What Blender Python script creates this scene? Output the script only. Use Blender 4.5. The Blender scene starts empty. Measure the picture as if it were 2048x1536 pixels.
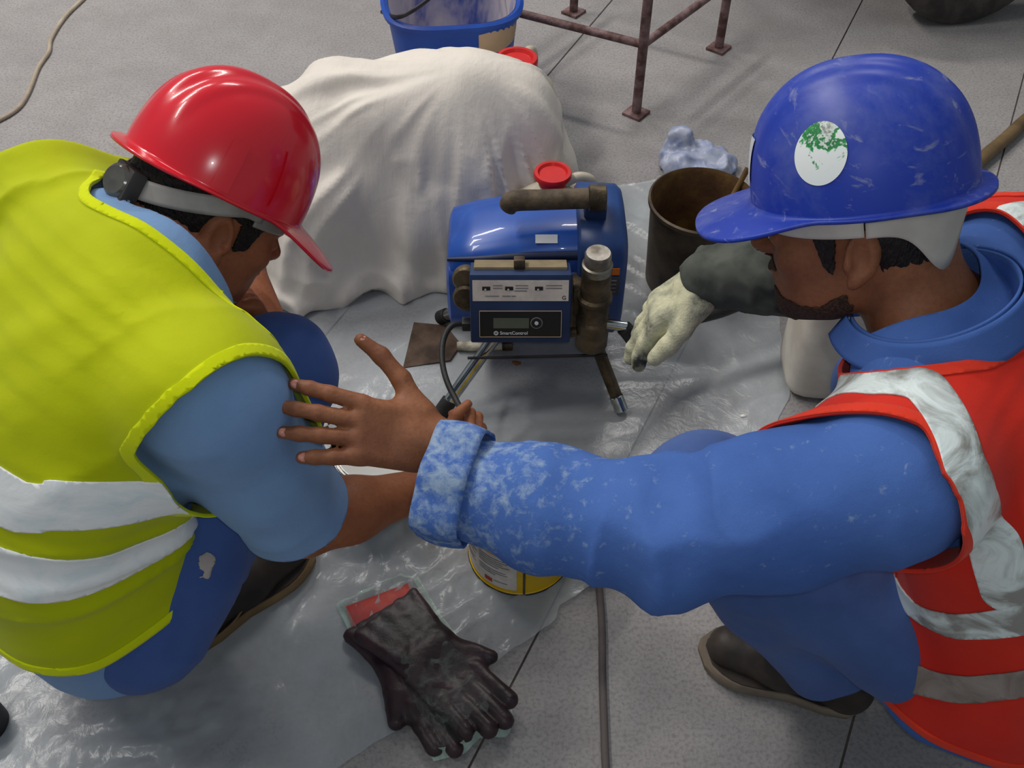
import bpy, bmesh, math
import numpy as np
from mathutils import Vector, Matrix

# ------------------------------------------------------------------ camera
scene = bpy.context.scene
PITCH = math.radians(48.0)
CAM = np.array([0.0, 0.0, 1.5])
FPX = 2010.0
cd = bpy.data.cameras.new('camera'); cam = bpy.data.objects.new('camera', cd)
scene.collection.objects.link(cam)
cam.location = CAM; cam.rotation_euler = (math.pi/2-PITCH, 0, 0)
cd.sensor_width = 36.0; cd.lens = 36.0*FPX/2048.0; cd.clip_start = 0.02
scene.camera = cam
# ------------------------------------------------------------------ light
scene.view_settings.view_transform = 'Standard'; scene.view_settings.look = 'None'
scene.view_settings.gamma = 1.0; scene.view_settings.exposure = 0.0
scene.view_settings.use_curve_mapping = False
w = bpy.data.worlds.new('hall'); scene.world = w; w.use_nodes = True
w.node_tree.nodes['Background'].inputs[0].default_value = (0.84, 0.93, 1.0, 1)
w.node_tree.nodes['Background'].inputs[1].default_value = 0.245
def area(name, loc, target, sx, sy, power, col):
    l = bpy.data.lights.new(name, 'AREA'); l.shape = 'RECTANGLE'; l.size = sx; l.size_y = sy
    l.energy = power; l.color = col
    o = bpy.data.objects.new(name, l); scene.collection.objects.link(o); o.location = loc
    o.rotation_euler = (Vector(target)-Vector(loc)).to_track_quat('-Z', 'Y').to_euler()
    return o
# fluorescent tubes under the roof of the hall
for i, (x, y) in enumerate([(-2.6, 3.2), (-2.2, 5.2), (0.6, 4.6), (-2.4, 1.2)]):
    area('fluorescent_tube_light', (x, y, 4.6), (x*0.6, y*0.8, 0), 1.5, 0.25, (88, 72, 64, 52)[i], (1.0, 0.95, 0.90))
# the phone's own flash lamp beside the lens
fl = bpy.data.lights.new('phone_flash', 'POINT'); fl.energy = 6.2; fl.shadow_soft_size = 0.012; fl.color = (0.93, 0.98, 1.0)
flo = bpy.data.objects.new('phone_flash', fl); scene.collection.objects.link(flo); flo.location = (0.02, 0.0, 1.53)

# ------------------------------------------------------------------ coordinates
CR = np.array([1.0, 0, 0]); CF = np.array([0, math.cos(PITCH), -math.sin(PITCH)]); CU = np.array([0, math.sin(PITCH), math.cos(PITCH)])
def ray(px, py): return CR*((px-1024)/FPX) + CU*((768-py)/FPX) + CF
def P(px, py, d): return CAM + ray(px, py)*d
def F(px, py, z=0.0):
    r = ray(px, py); return CAM + r*((z-CAM[2])/r[2])
def nrm(v): v = np.asarray(v, float); return v/np.linalg.norm(v)
A = lambda *v: np.array(v, float)

# ------------------------------------------------------------------ noise
def _h(ix, iy, iz, s):
    n = (ix*374761393 + iy*668265263 + iz*1274126177 + s*974634541) & 0x7fffffff
    n = ((n ^ (n >> 13))*1274126177) & 0x7fffffff
    n = ((n ^ (n >> 16))*668265263) & 0x7fffffff
    return (n ^ (n >> 15)) % 65536/32767.5 - 1.0
def noise3(p, seed=0):
    p = np.asarray(p, float); i = np.floor(p).astype(np.int64); f = p-i
    f = f*f*f*(f*(f*6-15)+10); out = 0
    for dx in (0, 1):
        wx = f[:, 0] if dx else 1-f[:, 0]
        for dy in (0, 1):
            wy = f[:, 1] if dy else 1-f[:, 1]
            for dz in (0, 1):
                wz = f[:, 2] if dz else 1-f[:, 2]
                out = out + wx*wy*wz*_h(i[:, 0]+dx, i[:, 1]+dy, i[:, 2]+dz, seed)
    return out
def fbm(p, oct=3, seed=0):
    o = 0; a = 1.0
    for k in range(oct):
        o = o + a*noise3(p*(2.03**k), seed+k*7); a *= 0.5
    return o
def ridge(p, seed=0): return 1-2*np.abs(noise3(p, seed))
def sstep(a, b, x):
    t = np.clip((x-a)/(b-a), 0, 1); return t*t*(3-2*t)

# ------------------------------------------------------------------ signed distance modelling
def smin(a, b, k):
    if k <= 0: return np.minimum(a, b)
    h = np.clip(0.5+0.5*(b-a)/k, 0, 1); return b*(1-h)+a*h - k*h*(1-h)
def smax(a, b, k): return -smin(-a, -b, k)
class S:
    def __init__(s, fn, c, r, k=0.0): s.fn, s.c, s.r, s.k = fn, np.asarray(c, float), r, k
def cone(a, b, ra, rb, k=0.02):
    a = np.asarray(a, float); b = np.asarray(b, float); ba = b-a; bb = max(ba@ba, 1e-12)
    def fn(p):
        q = p-a; t = np.clip(q@ba/bb, 0, 1)
        return np.linalg.norm(q-t[:, None]*ba, axis=1)-(ra+(rb-ra)*t)
    return S(fn, (a+b)/2, np.linalg.norm(ba)/2+max(ra, rb), k)
def ell(c, r, R=None, k=0.02):
    c = np.asarray(c, float); r = np.asarray(r, float)
    def fn(p):
        q = p-c
        if R is not None: q = q@R
        k0 = np.linalg.norm(q/r, axis=1); k1 = np.linalg.norm(q/(r*r), axis=1)+1e-9
        return k0*(k0-1)/k1
    return S(fn, c, max(r), k)
def rbox(c, h, rad, R=None, k=0.02):
    c = np.asarray(c, float); h = np.asarray(h, float)
    def fn(p):
        q = p-c
        if R is not None: q = q@R
        q = np.abs(q)-h+rad
        return np.linalg.norm(np.maximum(q, 0), axis=1)+np.minimum(q.max(1), 0)-rad
    return S(fn, c, np.linalg.norm(h), k)
def inflate(s, d, k=None): return S(lambda p: s.fn(p)-d, s.c, s.r+abs(d), s.k if k is None else k)
def evalS(prims, p):
    d = np.full(len(p), 9.0)
    for s in prims: d = smin(d, s.fn(p), s.k)
    return d
def extract(prims, h, post=None, zmin=None, pad=0.03):
    lo = np.min([s.c-s.r for s in prims], 0)-pad; hi = np.max([s.c+s.r for s in prims], 0)+pad
    if zmin is not None: lo[2] = max(lo[2], zmin)
    B = 12; nb = np.ceil((hi-lo)/(h*B)).astype(int); n = nb*B+1
    D = np.full(n, 1.0, np.float32); bs = B*h; br = bs*0.8661
    bi = np.stack(np.meshgrid(*[np.arange(k) for k in nb], indexing='ij'), -1).reshape(-1, 3)
    bc = lo+(bi+0.5)*bs
    dist = np.stack([np.linalg.norm(bc-s.c, axis=1)-s.r for s in prims], 1)
    near = dist < br+0.06
    idx = np.arange(B+1); loc = np.stack(np.meshgrid(idx, idx, idx, indexing='ij'), -1).reshape(-1, 3)*h
    dc = np.full(len(bc), 9.0)
    for j, s in enumerate(prims):
        m = near[:, j]
        if m.any(): dc[m] = smin(dc[m], s.fn(bc[m]), s.k)
    act = np.abs(dc) < br*1.5+0.012
    for b in range(len(bc)):
        i, j, k = bi[b]*B
        if not act[b]:
            if dc[b] < 0: D[i:i+B+1, j:j+B+1, k:k+B+1] = -1.0
            continue
        p = lo+bi[b]*bs+loc
        d = np.full(len(p), 9.0)
        for q in np.nonzero(near[b])[0]: d = smin(d, prims[q].fn(p), prims[q].k)
        if post is not None: d = post(p, d)
        D[i:i+B+1, j:j+B+1, k:k+B+1] = d.reshape(B+1, B+1, B+1)
    return nets(D, lo, h)
def nets(D, lo, h):
    ins = D < 0
    c = np.zeros(np.array(D.shape)-1, np.uint8)
    for dx in (0, 1):
        for dy in (0, 1):
            for dz in (0, 1):
                c += ins[dx:dx+c.shape[0], dy:dy+c.shape[1], dz:dz+c.shape[2]]
    cell = np.argwhere((c > 0) & (c < 8)); sh = c.shape
    key = (cell[:, 0]*sh[1]+cell[:, 1])*sh[2]+cell[:, 2]
    co = [(x, y, z) for x in (0, 1) for y in (0, 1) for z in (0, 1)]
    val = {q: D[cell[:, 0]+q[0], cell[:, 1]+q[1], cell[:, 2]+q[2]].astype(float) for q in co}
    acc = np.zeros((len(cell), 3)); cnt = np.zeros(len(cell))
    for a in co:
        for ax in range(3):
            if a[ax]: continue
            b = list(a); b[ax] = 1; b = tuple(b); va, vb = val[a], val[b]
            m = (va < 0) != (vb < 0); t = va[m]/(va[m]-vb[m])
            q = np.repeat(np.array([a], float), m.sum(), 0); q[:, ax] += t
            acc[m] += q; cnt[m] += 1
    V = lo+(cell+acc/cnt[:, None])*h
    quads = []
    for ax in range(3):
        o1, o2 = [(1, 2), (2, 0), (0, 1)][ax]
        a = ins; sl0 = [slice(None)]*3; sl1 = [slice(None)]*3
        sl0[ax] = slice(0, -1); sl1[ax] = slice(1, None)
        e0 = a[tuple(sl0)]; e1 = a[tuple(sl1)]
        E = np.argwhere(e0 != e1); flip = e0[E[:, 0], E[:, 1], E[:, 2]]
        ok = (E[:, o1] > 0) & (E[:, o2] > 0) & (E[:, o1] < sh[o1]) & (E[:, o2] < sh[o2])
        E = E[ok]; flip = flip[ok]
        ids = []
        for d1, d2 in ((1, 1), (0, 1), (0, 0), (1, 0)):
            q = E.copy(); q[:, o1] -= d1; q[:, o2] -= d2
            ids.append(np.searchsorted(key, (q[:, 0]*sh[1]+q[:, 1])*sh[2]+q[:, 2]))
        Q = np.stack(ids, 1); Q[~flip] = Q[~flip][:, ::-1]
        quads.append(Q)
    Q = np.concatenate(quads)
    return V, np.concatenate([Q[:, [0, 1, 2]], Q[:, [0, 2, 3]]])
def vnormals(V, T):
    fn = np.cross(V[T[:, 1]]-V[T[:, 0]], V[T[:, 2]]-V[T[:, 0]]); N = np.zeros_like(V)
    for k in range(3):
        for a in range(3): N[:, a] += np.bincount(T[:, k], fn[:, a], len(V))
    return N/(np.linalg.norm(N, axis=1, keepdims=True)+1e-12)
def smooth(V, T, it=2, lam=0.5):
    e = np.concatenate([T[:, [0, 1]], T[:, [1, 2]], T[:, [2, 0]]]); e = np.concatenate([e, e[:, ::-1]])
    deg = np.bincount(e[:, 0], minlength=len(V))+1e-9
    for _ in range(it):
        M = np.stack([np.bincount(e[:, 0], V[e[:, 1], a], len(V)) for a in range(3)], 1)/deg[:, None]
        V = V+lam*(M-V)
    return V
def clip(V, T, g, *extra):
    """keep the part of the mesh where g >= 0; extra per-vertex arrays are carried along"""
    ex = [np.asarray(x, float) for x in extra]; pos = g >= 0; n = pos[T].sum(1)
    keep = T[n == 3].tolist(); V2 = [V]; E2 = [[x] for x in ex]; nv = len(V); cut = {}
    newV = []; newE = [[] for _ in ex]
    def mid(i, j):
        nonlocal nv
        k = (i, j) if i < j else (j, i)
        if k not in cut:
            t = g[i]/(g[i]-g[j]); newV.append(V[i]+(V[j]-V[i])*t)
            for q, x in enumerate(ex): newE[q].append(x[i]+(x[j]-x[i])*t)
            cut[k] = nv; nv += 1
        return cut[k]
    for t in T[(n == 1) | (n == 2)]:
        s = [bool(pos[i]) for i in t]
        if sum(s) == 1:
            r = s.index(True); a, b, c = t[r], t[(r+1) % 3], t[(r+2) % 3]
            keep.append([a, mid(a, b), mid(a, c)])
        else:
            r = s.index(False); a, b, c = t[r], t[(r+1) % 3], t[(r+2) % 3]
            ab, ac = mid(a, b), mid(a, c); keep.append([ab, b, c]); keep.append([ab, c, ac])
    if newV: V2.append(np.array(newV))
    Vn = np.concatenate(V2); En = [np.concatenate([x, np.array(ne)]) if ne else x for x, ne in zip(ex, newE)]
    Tn = np.array(keep, int).reshape(-1, 3); used = np.unique(Tn); mp = np.full(len(Vn), -1); mp[used] = np.arange(len(used))
    return (Vn[used], mp[Tn])+tuple(e[used] for e in En)
def shell(V, T, th):
    """give an open cloth surface thickness th (inwards)"""
    N = vnormals(V, T); n = len(V); W = np.concatenate([V, V-N*th])
    e = np.concatenate([T[:, [0, 1]], T[:, [1, 2]], T[:, [2, 0]]]); k = np.sort(e, 1); kk = k[:, 0]*n+k[:, 1]
    u, inv, c = np.unique(kk, return_inverse=True, return_counts=True); b = e[c[inv] == 1]
    side = np.concatenate([np.stack([b[:, 1], b[:, 0], b[:, 0]+n], 1), np.stack([b[:, 1], b[:, 0]+n, b[:, 1]+n], 1)])
    return W, np.concatenate([T, T[:, ::-1]+n, side])

# ------------------------------------------------------------------ objects
col = scene.collection
def link(name, me, parent=None, m=None, smooth_=True):
    o = bpy.data.objects.new(name, me); col.objects.link(o)
    if m is not None: me.materials.append(m)
    if parent is not None: o.parent = parent
    if smooth_ and len(me.polygons):
        me.polygons.foreach_set('use_smooth', np.ones(len(me.polygons), bool))
    return o
def tri(name, V, T, m, parent=None, base=(0, 0, 0), smooth_=True):
    V = (np.asarray(V)-np.asarray(base, float)).astype(np.float32); T = np.asarray(T, np.int32)
    me = bpy.data.meshes.new(name); me.vertices.add(len(V)); me.vertices.foreach_set('co', V.ravel())
    me.loops.add(T.size); me.loops.foreach_set('vertex_index', T.ravel())
    me.polygons.add(len(T)); me.polygons.foreach_set('loop_start', np.arange(0, T.size, 3, dtype=np.int32))
    me.polygons.foreach_set('loop_total', np.full(len(T), 3, np.int32)); me.update(calc_edges=True); me.validate()
    return link(name, me, parent, m, smooth_)
def poly(name, V, Fs, m, parent=None, smooth_=False, angle=None):
    me = bpy.data.meshes.new(name); me.from_pydata([tuple(map(float, v)) for v in V], [], [tuple(map(int, f)) for f in Fs]); me.update()
    o = link(name, me, parent, m, smooth_ or angle is not None)
    bm = bmesh.new(); bm.from_mesh(me); bmesh.ops.recalc_face_normals(bm, faces=bm.faces)
    if angle is not None:
        for e in bm.edges:
            if len(e.link_faces) == 2 and e.calc_face_angle(0) > math.radians(angle): e.smooth = False
    bm.to_mesh(me); bm.free()
    return o
def empty(name, loc, label=None, cat=None, group=None, rz=0):
    o = bpy.data.objects.new(name, None); col.objects.link(o); o.location = loc; o.rotation_euler = (0, 0, rz); o.empty_display_size = 0.05
    return tag(o, label, cat, group)
def tag(o, label=None, cat=None, group=None, kind=None):
    if label: o['label'] = label
    if cat: o['category'] = cat
    if group: o['group'] = group
    if kind: o['kind'] = kind
    return o
def box(name, c, h, m, parent=None, bev=0.004, R=None, seg=2):
    bm = bmesh.new(); bmesh.ops.create_cube(bm, size=2.0)
    for v in bm.verts: v.co = Vector((v.co.x*h[0], v.co.y*h[1], v.co.z*h[2]))
    if bev > 0: bmesh.ops.bevel(bm, geom=bm.edges[:], offset=bev, segments=seg, profile=0.6, affect='EDGES')
    for v in bm.verts:
        co = np.array(v.co)
        if R is not None: co = R@co
        v.co = Vector(co+np.asarray(c, float))
    me = bpy.data.meshes.new(name); bm.to_mesh(me); bm.free()
    o = link(name, me, parent, m, True)
    bm = bmesh.new(); bm.from_mesh(me)
    for e in bm.edges:
        if len(e.link_faces) == 2 and e.calc_face_angle(0) > math.radians(50): e.smooth = False
    bm.to_mesh(me); bm.free(); return o
def frame_z(z, hint=(0, 0, 1)):
    z = nrm(z); hint = np.asarray(hint, float)
    if abs(z@nrm(hint)) > 0.97: hint = A(1, 0, 0)
    x = nrm(np.cross(hint, z)); y = np.cross(z, x); return np.stack([x, y, z], 1)
def lathe(name, prof, m, parent=None, c=(0, 0, 0), axis=(0, 0, 1), n=32, angle=35, closed=False, open_top=False, open_bottom=False):
    """prof: list of (radius, height)"""
    R = frame_z(axis); V = []; Fs = []; k = len(prof)
    for r, z in prof:
        for i in range(n):
            t = 2*math.pi*i/n; V.append(np.asarray(c, float)+R@A(r*math.cos(t), r*math.sin(t), z))
    for j in range(k-1 if not closed else k):
        for i in range(n):
            a, b = j*n+i, j*n+(i+1) % n; c2, d = ((j+1) % k)*n+(i+1) % n, ((j+1) % k)*n+i
            Fs.append((a, b, c2, d))
    if not closed:
        if prof[0][0] > 1e-5 and not open_bottom: Fs.append(tuple(range(n)))
        if prof[-1][0] > 1e-5 and not open_top: Fs.append(tuple(range((k-1)*n, k*n)))
    o = poly(name, V, Fs, m, parent, angle=angle); return o
def cyl(name, a, b, r, m, parent=None, rb=None, n=24, bev=0.0015):
    a = np.asarray(a, float); b = np.asarray(b, float); L = np.linalg.norm(b-a); rb = r if rb is None else rb
    bev = min(bev, r*0.4, L*0.3)
    return lathe(name, [(r-bev, 0), (r, bev), (rb, L-bev), (rb-bev, L)], m, parent, a, b-a, n)
def catmull(pts, n):
    pts = np.asarray(pts, float); Q = np.concatenate([[2*pts[0]-pts[1]], pts, [2*pts[-1]-pts[-2]]]); out = []
    for i in range(1, len(Q)-2):
        for t in np.linspace(0, 1, n, endpoint=False):
            a, b, c, d = Q[i-1], Q[i], Q[i+1], Q[i+2]
            out.append(0.5*(2*b+(c-a)*t+(2*a-5*b+4*c-d)*t*t+(3*b-a-3*c+d)*t**3))
    out.append(Q[-2]); return np.array(out)
def tube(name, pts, r, m, parent=None, n=12, sub=8, flat=1.0):
    """r: radius or list of radii per control point"""
    pts = np.asarray(pts, float); C = catmull(pts, sub) if len(pts) > 2 and sub > 1 else pts
    rr = np.interp(np.linspace(0, 1, len(C)), np.linspace(0, 1, len(np.atleast_1d(r))), np.atleast_1d(r)) if np.ndim(r) else np.full(len(C), r)
    T = np.gradient(C, axis=0); T /= np.linalg.norm(T, axis=1, keepdims=True)
    u = np.cross(T[0], A(0.13, 0.21, 0.97)); V = []
    for i in range(len(C)):
        u = nrm(u-T[i]*(u@T[i])); v = np.cross(T[i], u)
        for k in range(n):
            a = 2*math.pi*k/n; V.append(C[i]+rr[i]*(math.cos(a)*u+flat*math.sin(a)*v))
    Fs = [(i*n+k, i*n+(k+1) % n, (i+1)*n+(k+1) % n, (i+1)*n+k) for i in range(len(C)-1) for k in range(n)]
    Fs += [tuple(range(n)), tuple(range((len(C)-1)*n, len(C)*n))]
    return poly(name, V, Fs, m, parent, angle=50)
def grid(name, fn, nu, nv, m, parent=None, th=0.0, wrap=False, base=(0, 0, 0)):
    u, v = np.meshgrid(np.linspace(0, 1, nu, endpoint=not wrap), np.linspace(0, 1, nv), indexing='ij')
    V = fn(u.ravel(), v.ravel()); ids = np.arange(nu*nv).reshape(nu, nv)
    if wrap: ids = np.concatenate([ids, ids[:1]])
    a, b, c, d = ids[:-1, :-1].ravel(), ids[1:, :-1].ravel(), ids[1:, 1:].ravel(), ids[:-1, 1:].ravel()
    T = np.concatenate([np.stack([a, b, c], 1), np.stack([a, c, d], 1)])
    if th: V, T = shell(V, T, th)
    return tri(name, V, T, m, parent, base)

# ------------------------------------------------------------------ materials
def lin(*c):
    out = []
    for x in c:
        x /= 255.0; out.append(x/12.92 if x <= 0.04045 else ((x+0.055)/1.055)**2.4)
    return tuple(out)
class N:
    """tiny node-tree helper"""
    def __init__(s, name):
        s.m = bpy.data.materials.new(name); s.m.use_nodes = True; s.t = s.m.node_tree; s.b = s.t.nodes['Principled BSDF']
        s.out = s.t.nodes['Material Output']; s.tc = s.t.nodes.new('ShaderNodeTexCoord')
    def new(s, ty, **kw):
        n = s.t.nodes.new(ty)
        for k, v in kw.items(): setattr(n, k, v)
        return n
    def ln(s, a, b): s.t.links.new(a, b)
    def noise(s, scale, detail=3, rough=0.55, dist=0.0, stretch=None, coord='Object'):
        n = s.new('ShaderNodeTexNoise'); n.inputs['Scale'].default_value = scale; n.inputs['Detail'].default_value = detail
        n.inputs['Roughness'].default_value = rough; n.inputs['Distortion'].default_value = dist
        src = s.tc.outputs[coord]
        if stretch is not None:
            mp = s.new('ShaderNodeMapping'); mp.inputs['Scale'].default_value = stretch; s.ln(src, mp.inputs[0]); src = mp.outputs[0]
        s.ln(src, n.inputs['Vector']); return n.outputs[0]
    def ramp(s, fac, stops):
        r = s.new('ShaderNodeValToRGB'); e = r.color_ramp.elements
        while len(e) < len(stops): e.new(0.5)
        for q, (p, c) in zip(e, stops): q.position = p; q.color = tuple(c)+(1,) if len(c) == 3 else c
        s.ln(fac, r.inputs[0]); return r.outputs[0]
    def mix(s, fac, a, b):
        n = s.new('ShaderNodeMix', data_type='RGBA')
        for sock, v in ((n.inputs[0], fac), (n.inputs[6], a), (n.inputs[7], b)):
            if hasattr(v, 'links'): s.ln(v, sock)
            else: sock.default_value = v if not isinstance(v, tuple) else tuple(v)+(1,)*(4-len(v))
        return n.outputs[2]
    def math(s, op, a, b=0.5, c=None):
        n = s.new('ShaderNodeMath', operation=op)
        for k, v in enumerate((a, b) if c is None else (a, b, c)):
            if hasattr(v, 'links'): s.ln(v, n.inputs[k])
            else: n.inputs[k].default_value = v
        return n.outputs[0]
    def bump(s, h, strength=0.3, dist=0.01):
        n = s.new('ShaderNodeBump'); n.inputs['Strength'].default_value = strength; n.inputs['Distance'].default_value = dist
        s.ln(h, n.inputs['Height']); s.ln(n.outputs[0], s.b.inputs['Normal']); return n
    def set(s, **kw):
        for k, v in kw.items():
            k = {'base': 'Base Color', 'rough': 'Roughness', 'metal': 'Metallic', 'spec': 'Specular IOR Level', 'alpha': 'Alpha', 'trans': 'Transmission Weight', 'coat': 'Coat Weight', 'sheen': 'Sheen Weight', 'sss': 'Subsurface Weight'}[k]
            if hasattr(v, 'links'): s.ln(v, s.b.inputs[k])
            else: s.b.inputs[k].default_value = tuple(v)+(1,) if isinstance(v, tuple) else v
        return s
def mat(name, c1, c2=None, rough=0.6, metal=0.0, scale=12, bump=0.0, bscale=80, spec=0.4, detail=4, lo=0.38, hi=0.62, coat=0.0, stretch=None):
    n = N(name); c2 = c2 or tuple(x*0.82 for x in c1)
    n.set(base=n.ramp(n.noise(scale, detail, stretch=stretch), [(lo, c1), (hi, c2)]), rough=rough, metal=metal, spec=spec, coat=coat)
    if bump: n.bump(n.noise(bscale, 3, stretch=stretch), bump, 0.004)
    return n.m
def cloth(name, c1, c2, weave=900, bump=0.25, scale=7, rough=0.9):
    n = N(name); a = n.noise(scale, 5); f = n.noise(weave, 2, stretch=(1, 1, 1))
    n.set(base=n.mix(n.math('MULTIPLY', f, 0.35), n.ramp(a, [(0.35, c1), (0.68, c2)]), tuple(x*0.7 for x in c1)), rough=rough, spec=0.15, sheen=0.08)
    n.bump(n.math('ADD', n.math('MULTIPLY', f, 0.25), n.noise(45, 3)), bump, 0.004); return n.m
# ================================================================== the setting
def concrete_mat():
    n = N('concrete')
    big = n.noise(1.1, 5, 0.6); mid = n.noise(9, 6, 0.65); fine = n.noise(160, 3, 0.6); sp = n.noise(420, 2)
    c = n.ramp(big, [(0.30, lin(142, 138, 136)), (0.5, lin(160, 157, 156)), (0.72, lin(172, 168, 165))])
    c = n.mix(n.ramp(mid, [(0.35, (0, 0, 0)), (0.72, (0.45,)*3)]), c, lin(135, 130, 128))
    c = n.mix(n.ramp(fine, [(0.45, (0, 0, 0)), (0.70, (0.55,)*3)]), c, lin(108, 104, 108))
    c = n.mix(n.ramp(sp, [(0.66, (0, 0, 0)), (0.74, (0.35,)*3)]), c, lin(190, 184, 178))
    st = n.noise(1.7, 4, 0.7, 0.6)
    c = n.mix(n.ramp(st, [(0.63, (0, 0, 0)), (0.78, (0.75,)*3)]), c, lin(104, 84, 74))
    n.set(base=c, rough=0.85, spec=0.25); n.bump(n.math('ADD', fine, n.math('MULTIPLY', mid, 0.6)), 0.35, 0.003); return n.m
M = {}
M['concrete'] = concrete_mat()
M['joint'] = mat('joint_dirt', lin(126, 114, 106), lin(100, 92, 88), 0.95)
M['steel_rust'] = mat('rusty_steel_bar', lin(142, 116, 116), lin(92, 66, 62), 0.75, 0.3, 30, 0.4, 160)
M['blue_plastic'] = mat('blue_bucket_plastic', lin(28, 80, 178), lin(22, 62, 150), 0.45, 0, 6)
M['tan_paper'] = mat('tan_tape', lin(206, 180, 150), lin(190, 164, 134), 0.8)
M['dark_metal'] = mat('dark_metal', lin(70, 66, 70), lin(48, 44, 46), 0.5, 0.7)
M['chrome'] = mat('chrome', lin(205, 210, 210), lin(170, 172, 170), 0.16, 1.0, 40)
M['steel'] = mat('dull_steel', lin(150, 146, 138), lin(96, 90, 80), 0.38, 0.85, 25)
M['dirty_steel'] = mat('grimy_steel', lin(112, 98, 76), lin(66, 56, 42), 0.5, 0.55, 22, 0.3, 120)
M['black_rubber'] = mat('black_rubber', lin(44, 44, 44), lin(28, 28, 28), 0.55, 0, 20, 0.1, 200)
M['red_plastic'] = mat('red_plastic', lin(214, 38, 36), lin(190, 26, 30), 0.35)
M['white_plastic'] = mat('white_plastic', lin(222, 216, 204), lin(198, 190, 178), 0.45, 0, 9)
M['clear_jug'] = mat('milky_jug_plastic', lin(206, 198, 180), lin(186, 176, 156), 0.35, 0, 9)
M['tin'] = mat('tinplate', lin(196, 196, 192), lin(160, 160, 158), 0.25, 0.95, 30)
M['paint_white'] = mat('white_paint', lin(240, 238, 232), lin(234, 232, 226), 0.28)
M['yellow_tin'] = mat('yellow_tin', lin(240, 196, 8), lin(228, 182, 6), 0.38, 0, 5)
M['amber'] = mat('amber_print', lin(240, 150, 10), lin(228, 136, 8), 0.45)
M['label_white'] = mat('label_paper', lin(226, 216, 206), lin(206, 196, 190), 0.6, 0, 40)
M['print_grey'] = mat('grey_print', lin(150, 146, 146), lin(120, 116, 118), 0.7)
M['print_dark'] = mat('dark_print', lin(38, 36, 40), lin(26, 24, 28), 0.6)
M['print_white'] = mat('white_print', lin(225, 228, 232), lin(205, 208, 212), 0.6)
M['print_red'] = mat('red_print', lin(206, 52, 34), lin(190, 40, 30), 0.6)

fl_o = box('floor', (0.0, 2.2, -0.06), (5.0, 4.4, 0.055), M['joint'], bev=0); tag(fl_o, kind='structure')
JD = nrm(A(0.435, 0.90, 0)); JN = A(JD[1], -JD[0], 0); JC = A(-1.0, -0.31, 0.19, 0.94, 1.75)
edges = [-6.0]+list(JC)+[6.0]; g = 0.0018
for i in range(len(edges)-1):
    for a0, a1 in ((-4.0, 8.0),):
        s0, s1 = edges[i]+g, edges[i+1]-g; a0 += g; a1 -= g
        q = [JN*s+JD*a for s, a in ((s0, a0), (s1, a0), (s1, a1), (s0, a1))]
        V = [p+A(0, 0, -0.004) for p in q]+[p+A(0, 0, -0.0015) for p in q]
        ce = sum(q)/4
        V += [p+nrm(ce-p)*0.003 for p in q]
        poly('concrete_slab', V, [(3, 2, 1, 0)]+[(k, (k+1) % 4, 4+(k+1) % 4, 4+k) for k in range(4)]+[(4+k, 4+(k+1) % 4, 8+(k+1) % 4, 8+k) for k in range(4)]+[(8, 9, 10, 11)], M['concrete'], fl_o)

# ================================================================== plastic floor sheet
def film_mat(name, c, alo, ahi, scale=3.0, rough=0.22, bump=0.25):
    n = N(name); a = n.noise(scale, 5, 0.6, 0.4); al = n.ramp(a, [(0.35, (alo,)*3), (0.68, (ahi,)*3)])
    cr = n.noise(26, 4, 0.6, 0.8)
    n.set(base=c, rough=rough, spec=0.5, alpha=al); n.bump(n.math('ADD', n.math('MULTIPLY', a, 0.5), cr), bump, 0.006); return n.m
M['film'] = film_mat('milky_film', lin(198, 205, 210), 0.28, 0.66)
def sheet_xy():
    # outline of the sheet on the floor, walked anticlockwise from its near torn edge
    px = [(560, 1600), (670, 1536), (820, 1447), (958, 1346), (1108, 1252), (1114, 1216), (1166, 1186), (1330, 1105), (1490, 960), (1580, 800), (1560, 640), (1490, 500), (1330, 360), (1180, 380), (1000, 420), (760, 520), (560, 620), (430, 700), (60, 1000), (-160, 1200), (-260, 1500), (-200, 1640), (200, 1660)]
    return np.array([F(x, y)[:2] for x, y in px])
def inside_dist(P2, poly2):
    d = np.full(len(P2), 1e9); w = np.zeros(len(P2), bool); n = len(poly2)
    for i in range(n):
        a, b = poly2[i], poly2[(i+1) % n]; e = b-a; q = P2-a; t = np.clip(q@e/(e@e), 0, 1)
        d = np.minimum(d, np.linalg.norm(q-t[:, None]*e, axis=1))
        c = ((a[1] <= P2[:, 1]) != (b[1] <= P2[:, 1])) & (P2[:, 0] < (b[0]-a[0])*(P2[:, 1]-a[1])/(b[1]-a[1]+1e-12)+a[0]); w ^= c
    return np.where(w, d, -d)
ol = sheet_xy(); lo2 = ol.min(0)-0.02; hi2 = ol.max(0)+0.02; st = 0.009
nx, ny = ((hi2-lo2)/st).astype(int)+1
gx, gy = np.meshgrid(lo2[0]+np.arange(nx)*st, lo2[1]+np.arange(ny)*st, indexing='ij'); xy = np.stack([gx.ravel(), gy.ravel()], 1)
q3 = np.concatenate([xy, np.zeros((len(xy), 1))], 1)
def rot2(q, a, sx, sy):
    c, s = math.cos(a), math.sin(a); return np.stack([(q[:, 0]*c+q[:, 1]*s)*sx, (-q[:, 0]*s+q[:, 1]*c)*sy, q[:, 2]], 1)
zz = 0.0025+0.0016*np.maximum(0, fbm(q3*5, 3, 3))
for a, sx, sy, amp, sd in ((0.6, 2.2, 22, 0.006, 1), (-0.75, 2.0, 20, 0.006, 2), (1.35, 2.5, 26, 0.005, 4), (0.1, 6, 14, 0.004, 9)):
    zz += amp*np.maximum(0, ridge(rot2(q3, a, sx, sy), sd)-0.55)/0.45*np.clip(fbm(q3*2.3, 2, sd+20)+0.35, 0, 1)
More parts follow.
